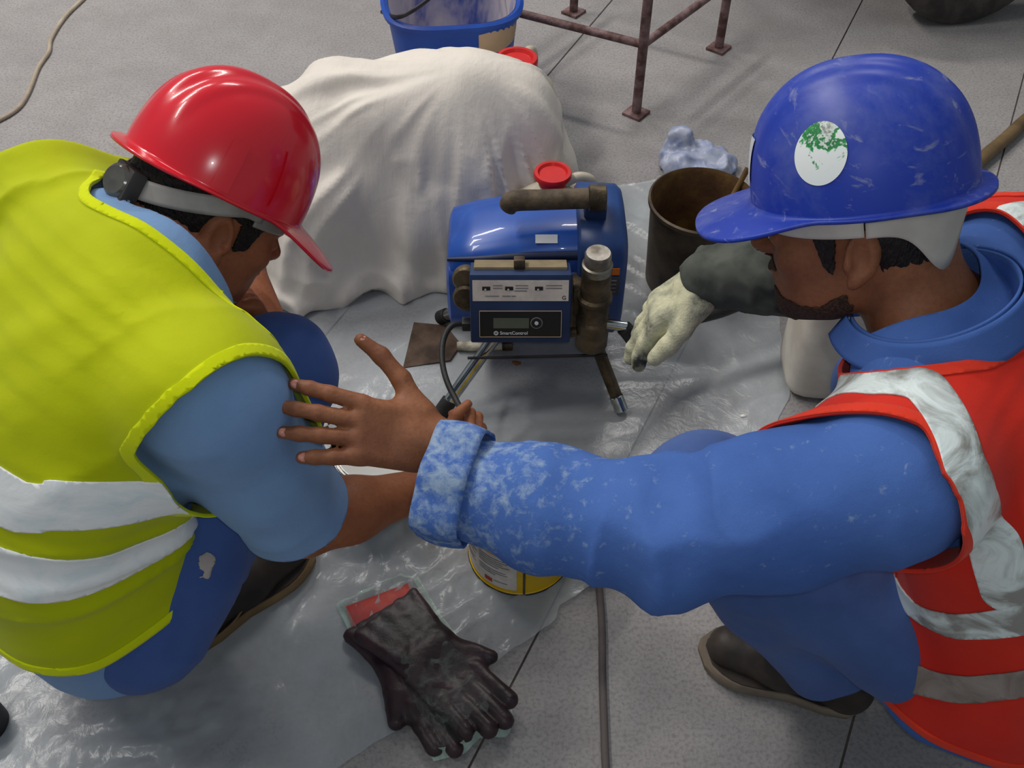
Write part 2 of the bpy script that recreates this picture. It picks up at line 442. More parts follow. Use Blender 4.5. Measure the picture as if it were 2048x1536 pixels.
crk = np.exp(-((xy[:, 0]+0.55)**2+(xy[:, 1]-0.62)**2)/0.03)+np.exp(-((xy[:, 0]+0.15)**2+(xy[:, 1]-1.02)**2)/0.02)
zz += 0.010*crk*np.abs(fbm(q3*26, 2, 33))
V = np.stack([xy[:, 0], xy[:, 1], zz], 1); ids = np.arange(nx*ny).reshape(nx, ny)
a, b, c, d = ids[:-1, :-1].ravel(), ids[1:, :-1].ravel(), ids[1:, 1:].ravel(), ids[:-1, 1:].ravel()
T = np.concatenate([np.stack([a, b, c], 1), np.stack([a, c, d], 1)])
V, T = clip(V, T, inside_dist(xy, ol)+0.004*noise3(q3*30, 5))
tag(tri('plastic_floor_sheet', V, T, M['film']), 'creased milky plastic sheet spread on the concrete under the paint sprayer', 'plastic sheet')
# small white scraps and paint spots lying on the sheet and on the concrete
def fleck(px, py, r, m, label, seed, cat='fleck', group=None):
    c = F(px, py, 0.004); n = 12; rng = np.random.RandomState(seed)
    rr = r*(0.6+0.6*rng.rand(n)); ang = np.linspace(0, 2*math.pi, n, endpoint=False)
    V = [(0, 0, 0.004)]+[(rr[i]*math.cos(ang[i]), rr[i]*0.7*math.sin(ang[i]), 0.0015) for i in range(n)]+[(rr[i]*math.cos(ang[i]), rr[i]*0.7*math.sin(ang[i]), 0) for i in range(n)]
    Fs = [(0, 1+i, 1+(i+1) % n) for i in range(n)]+[(1+i, 1+n+i, 1+n+(i+1) % n, 1+(i+1) % n) for i in range(n)]
    o = poly('paint_fleck', V, Fs, m, smooth_=True); o.location = c; return tag(o, label, cat, group)
M['ochre'] = mat('ochre_spot', lin(150, 96, 40), lin(120, 74, 30), 0.6)
fleck(1033, 727, 0.010, M['ochre'], 'ochre paint spot on the plastic sheet below the control box', 3)
fleck(1487, 833, 0.007, M['paint_white'], 'small white paint fleck on the plastic sheet beside the white canister', 5)

# ================================================================== draped dust sheet
M['sheet'] = None
n = N('dust_sheet_cloth'); f = n.noise(70, 4, 0.6, 0.3, stretch=(1, 0.5, 0.16))
n.set(base=n.ramp(n.noise(5, 4), [(0.35, lin(236, 228, 216)), (0.7, lin(220, 212, 203))]), rough=0.6, spec=0.35)
n.bump(n.math('ADD', n.math('MULTIPLY', f, 0.6), n.noise(14, 4, 0.6, 0.5)), 0.22, 0.010); M['sheet'] = n.m
sp = [cone(P(590, 258, 2.10), P(720, 238, 2.10), 0.075, 0.09, 0.05), cone(P(720, 242, 2.10), P(905, 204, 2.10), 0.09, 0.080, 0.10),
      cone(P(905, 204, 2.10), P(1015, 215, 2.13), 0.080, 0.075, 0.08), cone(P(1015, 215, 2.13), P(1040, 290, 2.24), 0.080, 0.070, 0.07),
      ell(A(-0.20, 1.83, 0.13), A(0.34, 0.19, 0.27), None, 0.08), ell(A(-0.035, 1.945, 0.17), A(0.10, 0.10, 0.20), None, 0.06), ell(A(-0.42, 1.76, 0.10), A(0.18, 0.18, 0.22), None, 0.08),
      ell(A(-0.34, 1.73, 0.0), A(0.28, 0.12, 0.03), None, 0.10), ell(A(-0.53, 1.66, 0.0), A(0.17, 0.11, 0.03), None, 0.08)]
V, T = extract(sp, 0.006, zmin=-0.03)
N0 = vnormals(V, T)
pk = P(935, 190, 2.05)                       # the peak from which the folds run down
rel = V-pk; az = np.arctan2(rel[:, 1], rel[:, 0]); rad = np.linalg.norm(rel, axis=1)
q = np.stack([az*5.5, rad*2.0, V[:, 2]*0.5], 1)
fold = 0.013*ridge(q, 5)*sstep(0.05, 0.3, rad)*sstep(-0.25, 0.25, noise3(V*4, 77)+0.1) + 0.006*ridge(q*A(2.2, 1.3, 1), 9)*sstep(0.14, 0.3, rad)*sstep(-0.2, 0.4, noise3(V*5, 71))
q2 = np.stack([V[:, 0]*6+V[:, 2]*2, V[:, 1]*4, V[:, 2]*2.5], 1); fold += 0.016*fbm(q2, 2, 12)
q4 = np.stack([V[:, 0]*30-V[:, 2]*4, V[:, 1]*8, V[:, 2]*4.5], 1); fold += 0.0065*ridge(q4, 31)*sstep(0.40, 0.24, V[:, 2])*sstep(0.04, 0.12, V[:, 2])*sstep(-0.1, 0.4, noise3(V*6, 51))
low = sstep(0.14, 0.02, V[:, 2]); q5 = np.stack([V[:, 0]*4, V[:, 1]*24+V[:, 0]*8, V[:, 2]*8], 1); fold += low*0.012*ridge(q5, 40)
V = V+N0*(1.75*fold)[:, None]; V = smooth(V, T, 2)
V, T = clip(V, T, V[:, 2]-0.006)
V, T = shell(V, T, 0.003)
tag(tri('dust_sheet', V, T, M['sheet']), 'crumpled off-white dust sheet draped over a pile behind the sprayer', 'dust sheet')

# ================================================================== blue bucket
def superring(rx, ry, z, n=64, e=3.2):
    out = []
    for i in range(n):
        t = 2*math.pi*i/n; c, s = math.cos(t), math.sin(t)
        r = (abs(c)**e+abs(s)**e)**(-1/e); out.append((rx*r*c, ry*r*s, z))
    return out
def loft(name, rings, m, parent=None, angle=40, caps=(True, True)):
    k = len(rings[0]); V = [p for r in rings for p in r]
    Fs = [(j*k+i, j*k+(i+1) % k, (j+1)*k+(i+1) % k, (j+1)*k+i) for j in range(len(rings)-1) for i in range(k)]
    if caps[0]: Fs.append(tuple(range(k)))
    if caps[1]: Fs.append(tuple(range((len(rings)-1)*k, len(rings)*k)))
    return poly(name, V, Fs, m, parent, angle=angle)
bc = P(902, -14, 2.39); bz = 0.30; bc = A(bc[0], bc[1], 0)
bk = empty('bucket', bc, 'blue plastic bucket with whitewash inside and tan tape behind the dust sheet', 'bucket', rz=0.12); bk.scale = (0.97, 0.97, 1.16)
outer = [superring(0.118, 0.118, 0.0), superring(0.125, 0.125, 0.006), superring(0.158, 0.158, 0.262), superring(0.160, 0.160, 0.286), superring(0.172, 0.172, 0.288), superring(0.174, 0.174, 0.297), superring(0.166, 0.166, 0.302), superring(0.156, 0.156, 0.297)]
loft('bucket_body', outer+[superring(0.1555, 0.1555, 0.262)], M['blue_plastic'], bk, caps=(True, False))
n = N('whitewashed_blue'); z = n.noise(7, 5, 0.65, 0.5, stretch=(1, 1, 0.35))
n.set(base=n.ramp(z, [(0.46, lin(206, 198, 202)), (0.56, lin(170, 166, 190)), (0.66, lin(44, 78, 166))]), rough=0.75)
loft('bucket_lining', [superring(0.1552, 0.1552, 0.2975), superring(0.154, 0.154, 0.262), superring(0.122, 0.122, 0.012), superring(0.118, 0.118, 0.009)], n.m, bk, caps=(False, True))
tube('handle', [(-0.172, -0.02, 0.275), (-0.13, -0.14, 0.315), (-0.06, -0.10, 0.33), (0.02, 0.02, 0.335), (0.10, 0.12, 0.32), (0.172, 0.02, 0.275)], 0.0045, M['dark_metal'], bk, 8)
def tape(u, v):
    x = 0.052+0.100*u; z = 0.222+0.052*v+0.012*u
    rr = np.interp(z, [0.006, 0.262], [0.125, 0.158]); e = 3.2
    y = -(np.maximum(rr**e-np.abs(x)**e, 1e-9))**(1/e)-0.0012
    return np.stack([x, y, z], 1)
grid('tape', tape, 16, 6, M['tan_paper'], bk)

# ================================================================== steel stand
pf, pr, pb = F(1272, 228), F(1437, 98), F(1147, 26); pl = pf+(pb-pr)
sd = empty('steel_stand', pf, 'rusty steel bar stand with square foot plates on the concrete', 'stand')
top = 0.78
for p in (pf, pr, pb, pl):
    q = p-pf; cyl('leg', q+A(0, 0, 0.006), q+A(0, 0, top), 0.0125, M['steel_rust'], sd)
    yaw = math.atan2((pr-pf)[1], (pr-pf)[0]); Rz = np.array([[math.cos(yaw), -math.sin(yaw), 0], [math.sin(yaw), math.cos(yaw), 0], [0, 0, 1]])
    box('foot_plate', q+A(0, 0, 0.004), (0.027, 0.027, 0.004), M['steel_rust'], sd, 0.001, Rz)
for a, b in ((pf, pr), (pr, pb), (pb, pl), (pl, pf)):
    for zh in (0.20, top-0.012): cyl('cross_bar', a-pf+A(0, 0, zh), b-pf+A(0, 0, zh), 0.0105, M['steel_rust'], sd)

# ================================================================== cables and hoses
tag(tube('cord', [F(x, y, 0.006) for x, y in ((240, -70), (168, -4), (128, 36), (102, 78), (97, 104), (76, 136), (58, 182), (36, 216), (-6, 242), (-60, 262))], 0.006, mat('pale_cord', lin(186, 172, 152), lin(160, 146, 130), 0.7), None, 10), 'thin pale grey cord snaking over the bare concrete', 'cord')
tag(tube('floor_cable', [F(x, y, 0.007) for x, y in ((1190, 1080), (1199, 1180), (1204, 1260), (1205, 1350), (1208, 1440), (1212, 1540), (1222, 1640))], 0.0062, mat('grey_cable', lin(98, 90, 88), lin(74, 68, 68), 0.7), None, 10, flat=0.8), 'dark grey cable running straight over the concrete beside the yellow tin', 'cable')
tag(tube('floor_hose', [F(x, y, 0.018) for x, y in ((1700, 560), (1800, 470), (1905, 372), (1970, 312), (2010, 278), (2070, 225), (2180, 150))], 0.0165, mat('brown_hose', lin(120, 98, 66), lin(94, 76, 50), 0.6), None, 14), 'thick brown hose on the concrete behind the blue hard hat', 'hose')

# ================================================================== vehicle wheel at the far corner
wc = F(1900, 34); vh = empty('vehicle', wc, 'parked vehicle with a dark tyre on the concrete beyond the steel stand', 'vehicle')
ax = nrm(A(0.16, -1, 0)); cz = A(0, 0, 0.235); R0 = 0.235
for k, off in enumerate((A(0, 0, 0), A(0.62, 0.10, 0))):
    ty = lathe('tyre', [(R0*0.62, -0.055), (R0*0.88, -0.062), (R0*0.97, -0.052), (R0, -0.03), (R0, 0.03), (R0*0.97, 0.052), (R0*0.88, 0.062), (R0*0.62, 0.055)], mat('tyre_rubber', lin(84, 78, 74), lin(60, 56, 54), 0.9, 0, 20), vh, cz+off+A(0, 0.0, 0), ax, 48, closed=True)
    lathe('wheel_rim', [(R0*0.62, 0.045), (R0*0.60, 0.05), (R0*0.52, 0.03), (R0*0.30, 0.02), (R0*0.26, 0.045), (R0*0.12, 0.05), (0.0001, 0.05)], mat('grey_rim', lin(150, 142, 138), lin(112, 104, 100), 0.55, 0.4), ty, cz+off, ax, 40)
box('chassis', (0.35, 0.62, 0.62), (1.0, 0.42, 0.32), mat('dark_chassis', lin(48, 42, 44), lin(36, 32, 34), 0.7), vh, 0.03)
box('axle', (0.31, 0.45, 0.235), (0.55, 0.05, 0.05), M['dark_metal'], vh, 0.01)

# ================================================================== rusty pot
pc = A(0.392, 1.66, 0.004)
pot = empty('pot', pc, 'rusty steel paint pot with a stained brown inside beside the sprayer', 'pot')
n = N('rust_in'); z = n.noise(9, 6, 0.65); n.set(base=n.ramp(z, [(0.35, lin(70, 42, 24)), (0.5, lin(92, 62, 30)), (0.66, lin(122, 96, 40))]), rough=0.7); n.bump(n.noise(60, 4), 0.4, 0.004); M['rust'] = n.m
M['pot_out'] = mat('sooty_steel', lin(92, 80, 66), lin(58, 48, 40), 0.55, 0.5, 14)
lathe('pot_wall', [(0.094, 0), (0.097, 0.004), (0.106, 0.205), (0.112, 0.209), (0.112, 0.217), (0.1075, 0.2195)], M['pot_out'], pot, n=48, open_top=True)
lathe('pot_inside', [(0.1075, 0.2195), (0.1035, 0.212), (0.0935, 0.010), (0.088, 0.006), (0.0001, 0.006)], M['rust'], pot, n=48, open_bottom=True)
stick = tube('stir_stick', [pc+A(-0.005, -0.06, 0.012), pc+A(0.045, 0.02, 0.13), pc+A(0.098, 0.07, 0.245)], 0.006, mat('old_wood', lin(120, 92, 54), lin(92, 70, 40), 0.8), None, 8)
tag(stick, 'thin stained stirring stick leaning in the rusty pot', 'stick')

# ================================================================== jugs
def jug(loc, sc, label, rz=0.2, group=None):
    j = empty('jug', loc, label, 'jug', group, rz); j.scale = (sc,)*3
    rings = [superring(0.062, 0.045, 0.0, 40), superring(0.068, 0.050, 0.006, 40), superring(0.070, 0.052, 0.14, 40), superring(0.064, 0.047, 0.165, 40, 2.8), superring(0.040, 0.032, 0.183, 40, 2.4), superring(0.021, 0.021, 0.192, 40, 2), superring(0.020, 0.020, 0.206, 40, 2)]
    loft('jug_body', rings, M['clear_jug'], j)
    tube('grip', [(0.020, 0, 0.198), (0.045, 0, 0.205), (0.066, 0, 0.192), (0.066, 0, 0.16), (0.060, 0, 0.14)], [0.009, 0.008, 0.008, 0.008, 0.009], M['clear_jug'], j, 10)
    lathe('cap', [(0.0225, 0.199), (0.0225, 0.212), (0.030, 0.2135), (0.0305, 0.218), (0.029, 0.2215), (0.024, 0.2215), (0.021, 0.217), (0.0001, 0.217)], M['red_plastic'], j, n=32)
    return j
jug(A(0.082, 1.668, 0.004), 1.27, 'milky plastic jug with a red cap behind the paint sprayer')
jug(A(0.010, 2.005, 0.0), 1.55, 'jug with a red cap poking up between the dust sheet and the bucket', 1.2)

# ================================================================== crumpled bag behind the pot
V, T = extract([ell(F(1385, 335)+A(0, 0, 0.018), A(0.075, 0.06, 0.032), None, 0.01), ell(F(1355, 318)+A(0, 0, 0.03), A(0.035, 0.03, 0.05), None, 0.02), ell(F(1430, 345)+A(0, 0, 0.012), A(0.05, 0.04, 0.02), None, 0.02)], 0.005, zmin=-0.02)
N0 = vnormals(V, T); V = V+N0*(0.012*ridge(V*22, 3)+0.005*ridge(V*50, 8))[:, None]; V, T = clip(V, T, V[:, 2]-0.003)
tag(tri('crumpled_bag', V, T, mat('bluish_bag', lin(178, 184, 204), lin(140, 150, 182), 0.35, 0, 30)), 'crumpled bluish white plastic bag on the concrete behind the rusty pot', 'bag')

# ================================================================== white canister by the right worker
cn = empty('canister', (0.655, 1.375, 0.003), 'white plastic canister standing behind the worker in the red vest', 'canister', rz=-0.05)
rings = [superring(a, b, z, 48, 5) for a, b, z in ((0.098, 0.068, 0), (0.110, 0.080, 0.014), (0.112, 0.082, 0.03), (0.112, 0.082, 0.27), (0.104, 0.074, 0.295), (0.06, 0.05, 0.31))]
loft('canister_body', rings, M['white_plastic'], cn); tube('grip', [(-0.06, 0, 0.29), (-0.05, 0, 0.335), (0.02, 0, 0.34), (0.05, 0, 0.30)], 0.011, M['white_plastic'], cn)
lathe('cap', [(0.024, 0.30), (0.024, 0.33), (0.02, 0.333), (0.0001, 0.333)], M['white_plastic'], cn, (0.07, 0, 0))

# ================================================================== tins
oc = A(-0.238, 1.098, 0.004)
ot = empty('open_paint_tin', oc, 'open tin of white paint with a silver ringed rim under the reaching hand', 'paint tin')
lathe('tin_body', [(0.079, 0), (0.082, 0.001), (0.083, 0.004), (0.080, 0.006), (0.080, 0.098), (0.083, 0.100), (0.0835, 0.104), (0.081, 0.106), (0.079, 0.1035), (0.0772, 0.1035), (0.0765, 0.106), (0.0745, 0.106), (0.0735, 0.103), (0.0722, 0.103), (0.0715, 0.1055), (0.0695, 0.1055), (0.0685, 0.098), (0.0685, 0.09)], M['tin'], ot, n=64, angle=60)
lathe('paint', [(0.0686, 0.097), (0.066, 0.0955), (0.0001, 0.0955)], M['paint_white'], ot, n=48)
yc = A(0.014, 0.957, 0.004); YR = 0.088; YH = 0.168
yt = empty('yellow_tin', yc, 'yellow paint tin with a white label and side seam on the plastic sheet', 'paint tin')
lathe('tin_body', [(YR-0.004, 0), (YR+0.0015, 0.0005), (YR+0.0015, 0.004), (YR, 0.005), (YR, YH-0.006), (YR+0.002, YH-0.004), (YR+0.002, YH), (YR-0.003, YH), (YR-0.005, YH-0.006), (0.0001, YH-0.006)], M['yellow_tin'], yt, n=72, angle=50)
lathe('base_rim', [(YR+0.0008, 0.0), (YR+0.0026, 0.0006), (YR+0.0026, 0.003), (YR+0.0008, 0.0042)], M['dark_metal'], yt, n=72, closed=True)
lathe('lid', [(YR-0.006, YH-0.0055), (YR-0.012, YH-0.003), (YR-0.016, YH-0.007), (0.0001, YH-0.007)], M['tin'], yt, n=48)
def wrap(name, a0, a1, z0, z1, m, off, parent, Rr=YR, nu=14):
    def fn(u, v):
        t = np.radians(a0+(a1-a0)*u); return np.stack([(Rr+off)*np.sin(t), -(Rr+off)*np.cos(t), z0+(z1-z0)*v], 1)
    return grid(name, fn, nu, 3, m, parent)
lb = wrap('label', -88, -4, 0.014, 0.105, M['label_white'], 0.0008, yt, nu=28)
wrap('amber_field', -88, -4, 0.105, 0.15, M['amber'], 0.0008, yt, nu=28)
wrap('red_mark', -42, -32, 0.021, 0.032, M['print_red'], 0.0014, lb)
for k, (a0, a1, z) in enumerate([(-80, -55, 0.092), (-80, -58, 0.086), (-80, -54, 0.080), (-80, -60, 0.074), (-80, -56, 0.068), (-50, -12, 0.095), (-50, -14, 0.089), (-50, -20, 0.083), (-50, -12, 0.077), (-50, -24, 0.071), (-50, -16, 0.060), (-50, -14, 0.054), (-50, -28, 0.048), (-80, -58, 0.056), (-80, -60, 0.050), (-80, -57, 0.044), (-30, -14, 0.030)]):
    wrap('print_line', a0, a1, z-0.0012, z+0.0012, M['print_grey'], 0.0013, lb, nu=6)
cyl('seam', (YR*math.sin(math.radians(4)), -YR*math.cos(math.radians(4)), 0.004), (YR*math.sin(math.radians(4)), -YR*math.cos(math.radians(4)), YH-0.004), 0.0022, M['steel'], yt, n=10)

# ================================================================== wide scraper
sc0 = F(856, 690, 0.006)
sr = empty('scraper', sc0, 'wide rusty scraper with a white handle on the plastic sheet beside the sprayer', 'scraper')
w4 = [F(x, y, 0.006)-sc0 for x, y in ((806, 737), (828, 646), (892, 652), (922, 690), (900, 722))]
V = [p+A(0, 0, 0) for p in w4]+[p+A(0, 0, 0.0025) for p in w4]
poly('blade', V, [(4, 3, 2, 1, 0), (5, 6, 7, 8, 9)]+[(i, (i+1) % 5, 5+(i+1) % 5, 5+i) for i in range(5)], mat('rusty_blade', lin(98, 80, 66), lin(62, 48, 40), 0.7, 0.4, 16, 0.3, 90), sr)
h0, h1 = F(914, 692, 0.014)-sc0, F(1004, 690, 0.014)-sc0
tube('handle', [h0, h0+(h1-h0)*0.3, h0+(h1-h0)*0.7, h1], [0.010, 0.013, 0.012, 0.013], mat('chipped_white_grip', lin(214, 210, 190), lin(150, 142, 124), 0.6, 0, 40), sr, 12, flat=0.8)
cyl('end_cap', h1, h1+nrm(h1-h0)*0.022, 0.012, M['dirty_steel'], sr)

# ================================================================== airless paint sprayer
so = A(0.0, 1.40, 0.004)
spy = empty('paint_sprayer', so, 'blue electric paint sprayer with a control box on chrome legs', 'paint sprayer')
def L(px, py, y): # point on the vertical plane world-y = y, in the sprayer's own frame
    r = ray(px, py); return CAM+r*(y/r[1])-so
M['spray_blue'] = mat('sprayer_blue', lin(30, 84, 176), lin(24, 66, 150), 0.32, 0, 5, coat=0.25)
M['spray_navy'] = mat('sprayer_navy', lin(40, 62, 104), lin(30, 48, 84), 0.5, 0, 9)
def xring(x, yc, zc, hy, hz, e=4.5, n=44):
    out = []
    for i in range(n):
        t = 2*math.pi*i/n; c, s = math.cos(t), math.sin(t); r = (abs(c)**e+abs(s)**e)**(-1/e); out.append((x, yc+hy*r*c, zc+hz*r*s))
    return out
# motor cover: a long rounded shroud, higher toward the gearbox, with a step running along its flank
up = [xring(-0.110, 0.075, 0.262, 0.070, 0.050, 3), xring(-0.118, 0.075, 0.262, 0.082, 0.058, 3.4)][::-1]
st_ = [(-0.118, 0.226, 0.080, 0.060), (-0.112, 0.228, 0.090, 0.070), (-0.07, 0.234, 0.095, 0.078), (0.0, 0.242, 0.097, 0.084), (0.07, 0.248, 0.098, 0.087), (0.125, 0.250, 0.098, 0.087)]
loft('motor_cover', [xring(x, 0.075, zc, hy, hz, 3.6) for x, zc, hy, hz in [(-0.120, 0.226, 0.068, 0.048)]+st_], M['spray_blue'], spy, angle=60)
st2 = [(-0.1215, 0.196, 0.088, 0.064), (-0.116, 0.196, 0.100, 0.076), (-0.05, 0.199, 0.105, 0.080), (0.06, 0.201, 0.106, 0.083), (0.13, 0.201, 0.106, 0.083)]
loft('motor_skirt', [xring(x, 0.075, zc, hy, hz, 6) for x, zc, hy, hz in st2], M['spray_blue'], spy, angle=60)
gh = loft('gear_housing', [xring(x, 0.07, zc, hy, hz, 5) for x, zc, hy, hz in ((0.118, 0.225, 0.100, 0.118), (0.124, 0.225, 0.106, 0.126), (0.195, 0.222, 0.106, 0.124), (0.206, 0.220, 0.100, 0.116), (0.210, 0.220, 0.085, 0.10))], mat('housing_blue', lin(42, 74, 134), lin(32, 56, 104), 0.42, 0, 7), spy, angle=60)
box('handle_post', (0.150, 0.055, 0.358), (0.020, 0.024, 0.022), M['spray_navy'], spy, 0.006)
hd = L(1020, 402, 1.44); he = L(1190, 396, 1.44)
tube('carry_handle', [hd+A(-0.004, 0, -0.016), hd+A(0.006, 0, 0.0), hd+(he-hd)*0.35, hd+(he-hd)*0.7, he+A(0.01, 0, 0)], [0.016, 0.0195, 0.0185, 0.0185, 0.0185], mat('grimy_grip', lin(104, 90, 72), lin(70, 60, 48), 0.75, 0, 30, 0.3, 120), spy, 16)
lathe('handle_collar', [(0.019, 0), (0.024, 0.002), (0.024, 0.030), (0.019, 0.032)], M['dirty_steel'], spy, he+A(-0.012, 0, 0), (1, 0, 0))
def plate(name, c, hx, hy, tilt, m, parent, off=0.0):
    """a thin printed plate facing the viewer's side (-y), leaning back by tilt"""
    R = np.array([[1, 0, 0], [0, math.cos(tilt), -math.sin(tilt)], [0, math.sin(tilt), math.cos(tilt)]])
    return box(name, np.asarray(c)+R@A(0, -off, 0), (hx, 0.0008, hy), m, parent, 0, R)
plate('warning_label', (0.172, -0.0370, 0.285), 0.022, 0.0075, 0.0, mat('orange_label', lin(226, 118, 20), lin(206, 104, 16), 0.5), gh)
plate('spec_label', (0.172, -0.0370, 0.250), 0.024, 0.022, 0.0, mat('dull_label', lin(84, 84, 88), lin(70, 70, 76), 0.6), gh)
for k in range(4): plate('print_line', (0.172, -0.0380, 0.264-0.009*k), 0.018, 0.0011, 0, M['print_grey'], gh)
fl_ = box('cover_sticker', (0.062, 0.003, 0.3275), (0.020, 0.008, 0.0012), M['print_white'], spy, 0, np.array([[1, 0, 0], [0, 0.82, -0.57], [0, 0.57, 0.82]]))
tube('cover_groove', [(-0.118, 0.000, 0.282), (-0.05, -0.009, 0.291), (0.04, -0.011, 0.300), (0.122, -0.011, 0.303)], [0.004, 0.007, 0.010, 0.011], mat('groove_navy', lin(22, 36, 74), lin(18, 30, 60), 0.5), spy, 10)
# control box
tb = -0.34; Rb = np.array([[1, 0, 0], [0, math.cos(tb), -math.sin(tb)], [0, math.sin(tb), math.cos(tb)]])
cb0 = L(1041, 618, 1.285)
ctl = box('control_box', cb0+Rb@A(0, 0.028, 0), (0.089, 0.030, 0.066), M['spray_navy'], spy, 0.004, Rb)
def cbp(x, z, y=0.0): return cb0+Rb@A(x, -0.0022+y, z)
def cbox(name, x, z, hx, hz, m, d=0.0008, y=0.0): return box(name, cbp(x, z, y), (hx, d, hz), m, ctl, 0, Rb)
cbox('instruction_plate', 0, 0.036, 0.084, 0.0195, M['label_white'])
for x in (-0.060, -0.020, 0.032):
    cbox('pictogram', x, 0.0405, 0.007, 0.0034, M['print_dark'], y=-0.0008); cbox('pictogram_arrow', x-0.0015, 0.0388, 0.0016, 0.0014, M['label_white'], y=-0.0014)
for x, z, hx in ((-0.040, 0.046, 0.008), (-0.040, 0.041, 0.008), (0.002, 0.046, 0.011), (0.002, 0.041, 0.011), (0.0, 0.036, 0.011), (0.058, 0.046, 0.014), (0.058, 0.041, 0.014), (-0.05, 0.026, 0.012), (-0.025, 0.026, 0.007), (-0.012, 0.026, 0.004)):
    cbox('print_line', x, z, hx, 0.0008, M['print_grey'], y=-0.0006)
cbox('front_panel', 0.0, -0.028, 0.074, 0.0255, mat('black_panel', lin(26, 26, 28), lin(20, 20, 22), 0.3))
for x, z, hx, hz in ((0, -0.0028, 0.0725, 0.0005), (0, -0.0532, 0.0725, 0.0005), (-0.0725, -0.028, 0.0005, 0.0252), (0.0725, -0.028, 0.0005, 0.0252)): cbox('panel_border', x, z, hx, hz, M['tan_paper'], y=-0.0006)
cbox('display', -0.0165, -0.026, 0.0315, 0.0098, mat('lcd_grey', lin(92, 98, 84), lin(84, 90, 78), 0.25), y=-0.0008)
kn = lathe('dial_ring', [(0.0096, 0), (0.0108, 0.0005), (0.0108, 0.002), (0.0096, 0.002)], M['print_grey'], ctl, cbp(0.0285, -0.0255), Rb@A(0, -1, 0), 28)
lathe('dial', [(0.0094, 0), (0.0094, 0.0024), (0.0001, 0.0024)], M['print_dark'], ctl, cbp(0.0285, -0.0255), Rb@A(0, -1, 0), 28)
lathe('dial_button', [(0.0036, 0.0024), (0.0034, 0.0036), (0.0001, 0.0037)], M['print_white'], ctl, cbp(0.0285, -0.0255), Rb@A(0, -1, 0), 20)
def text(name, s, size, m, parent, origin, R, bold=False):
    c = bpy.data.curves.new(name, 'FONT'); c.body = s; c.size = size; c.extrude = 0.0002; c.offset = 0.00012 if bold else 0
    t = bpy.data.objects.new(name, c); col.objects.link(t); bpy.context.view_layer.update()
    me = bpy.data.meshes.new_from_object(t.evaluated_get(bpy.context.evaluated_depsgraph_get())); bpy.data.objects.remove(t)
    Rt = R@np.array([[1, 0, 0], [0, 0, -1], [0, 1, 0]], float)
    co = np.empty(len(me.vertices)*3, np.float32); me.vertices.foreach_get('co', co); co = co.reshape(-1, 3)@Rt.T+origin
    me.vertices.foreach_set('co', co.astype(np.float32).ravel()); me.materials.clear(); me.name = name
    return link(name, me, parent, m, False)
text('lettering', 'SmartControl', 0.0088, M['print_white'], ctl, cbp(-0.0365, -0.0485, -0.0009), Rb, True)
lathe('emblem', [(0.0042, 0), (0.0042, 0.0005), (0.0026, 0.0005), (0.0026, 0.0)], M['print_white'], ctl, cbp(-0.0435, -0.0458, -0.0006), Rb@A(0, -1, 0), 20, closed=True)
text('emblem_letter', 'G', 0.006, M['print_white'], ctl, cbp(-0.0455, -0.0478, -0.0009), Rb)
text('plate_emblem', 'G', 0.010, M['print_dark'], ctl, cbp(0.0725, 0.0195, -0.0009), Rb, True)
box('box_lid_edge', cb0+Rb@A(0, 0.036, 0.068), (0.082, 0.018, 0.004), mat('dusty_lid', lin(150, 134, 104), lin(118, 106, 84), 0.8), ctl, 0.002, Rb)
box('latch', cb0+Rb@A(-0.002, 0.028, 0.076), (0.010, 0.012, 0.009), M['dirty_steel'], ctl, 0.003, Rb)
# side disc and knob on the left of the box
for dz, dy in ((0.030, 0.020), (-0.002, 0.006)):
    lathe('side_knob', [(0.020, 0), (0.026, 0.003), (0.026, 0.014), (0.022, 0.018), (0.0001, 0.018)], M['dirty_steel'], spy, cb0+A(-0.094, dy+0.045, dz-0.012), (-0.2, -1, 0.25), 28)
# pump
pp = L(1197, 505, 1.315); pbm = L(1182, 690, 1.30)
pm = lathe('pump_cylinder', [(0.0001, 0.0), (0.022, 0.0), (0.030, 0.010), (0.031, 0.075), (0.027, 0.080), (0.027, 0.120), (0.0315, 0.124), (0.0315, 0.132), (0.0265, 0.136), (0.0265, 0.19)], M['dirty_steel'], spy, A(pp[0], pp[1], pbm[2]-0.02), (0, 0, 1), 36)
zt = pbm[2]+0.17
lathe('pump_cap', [(0.0265, 0), (0.027, 0.002), (0.027, pp[2]-zt-0.026), (0.0235, pp[2]-zt-0.024), (0.0235, pp[2]-zt-0.004), (0.021, pp[2]-zt), (0.0001, pp[2]-zt)], M['steel'], pm, A(pp[0], pp[1], zt), (0, 0, 1), 36)
box('pump_block', A(pp[0]-0.004, pp[1]+0.045, pbm[2]+0.055), (0.034, 0.03, 0.055), M['dirty_steel'], spy, 0.006)
cyl('prime_valve', A(pp[0]-0.03, pp[1]-0.01, pbm[2]+0.03), A(pp[0]-0.055, pp[1]-0.015, pbm[2]+0.03), 0.009, M['dirty_steel'], spy)
cyl('outlet_fitting', A(pp[0]+0.025, pp[1]-0.01, pbm[2]+0.05), A(pp[0]+0.062, pp[1]-0.02, pbm[2]+0.052), 0.010, M['chrome'], spy)
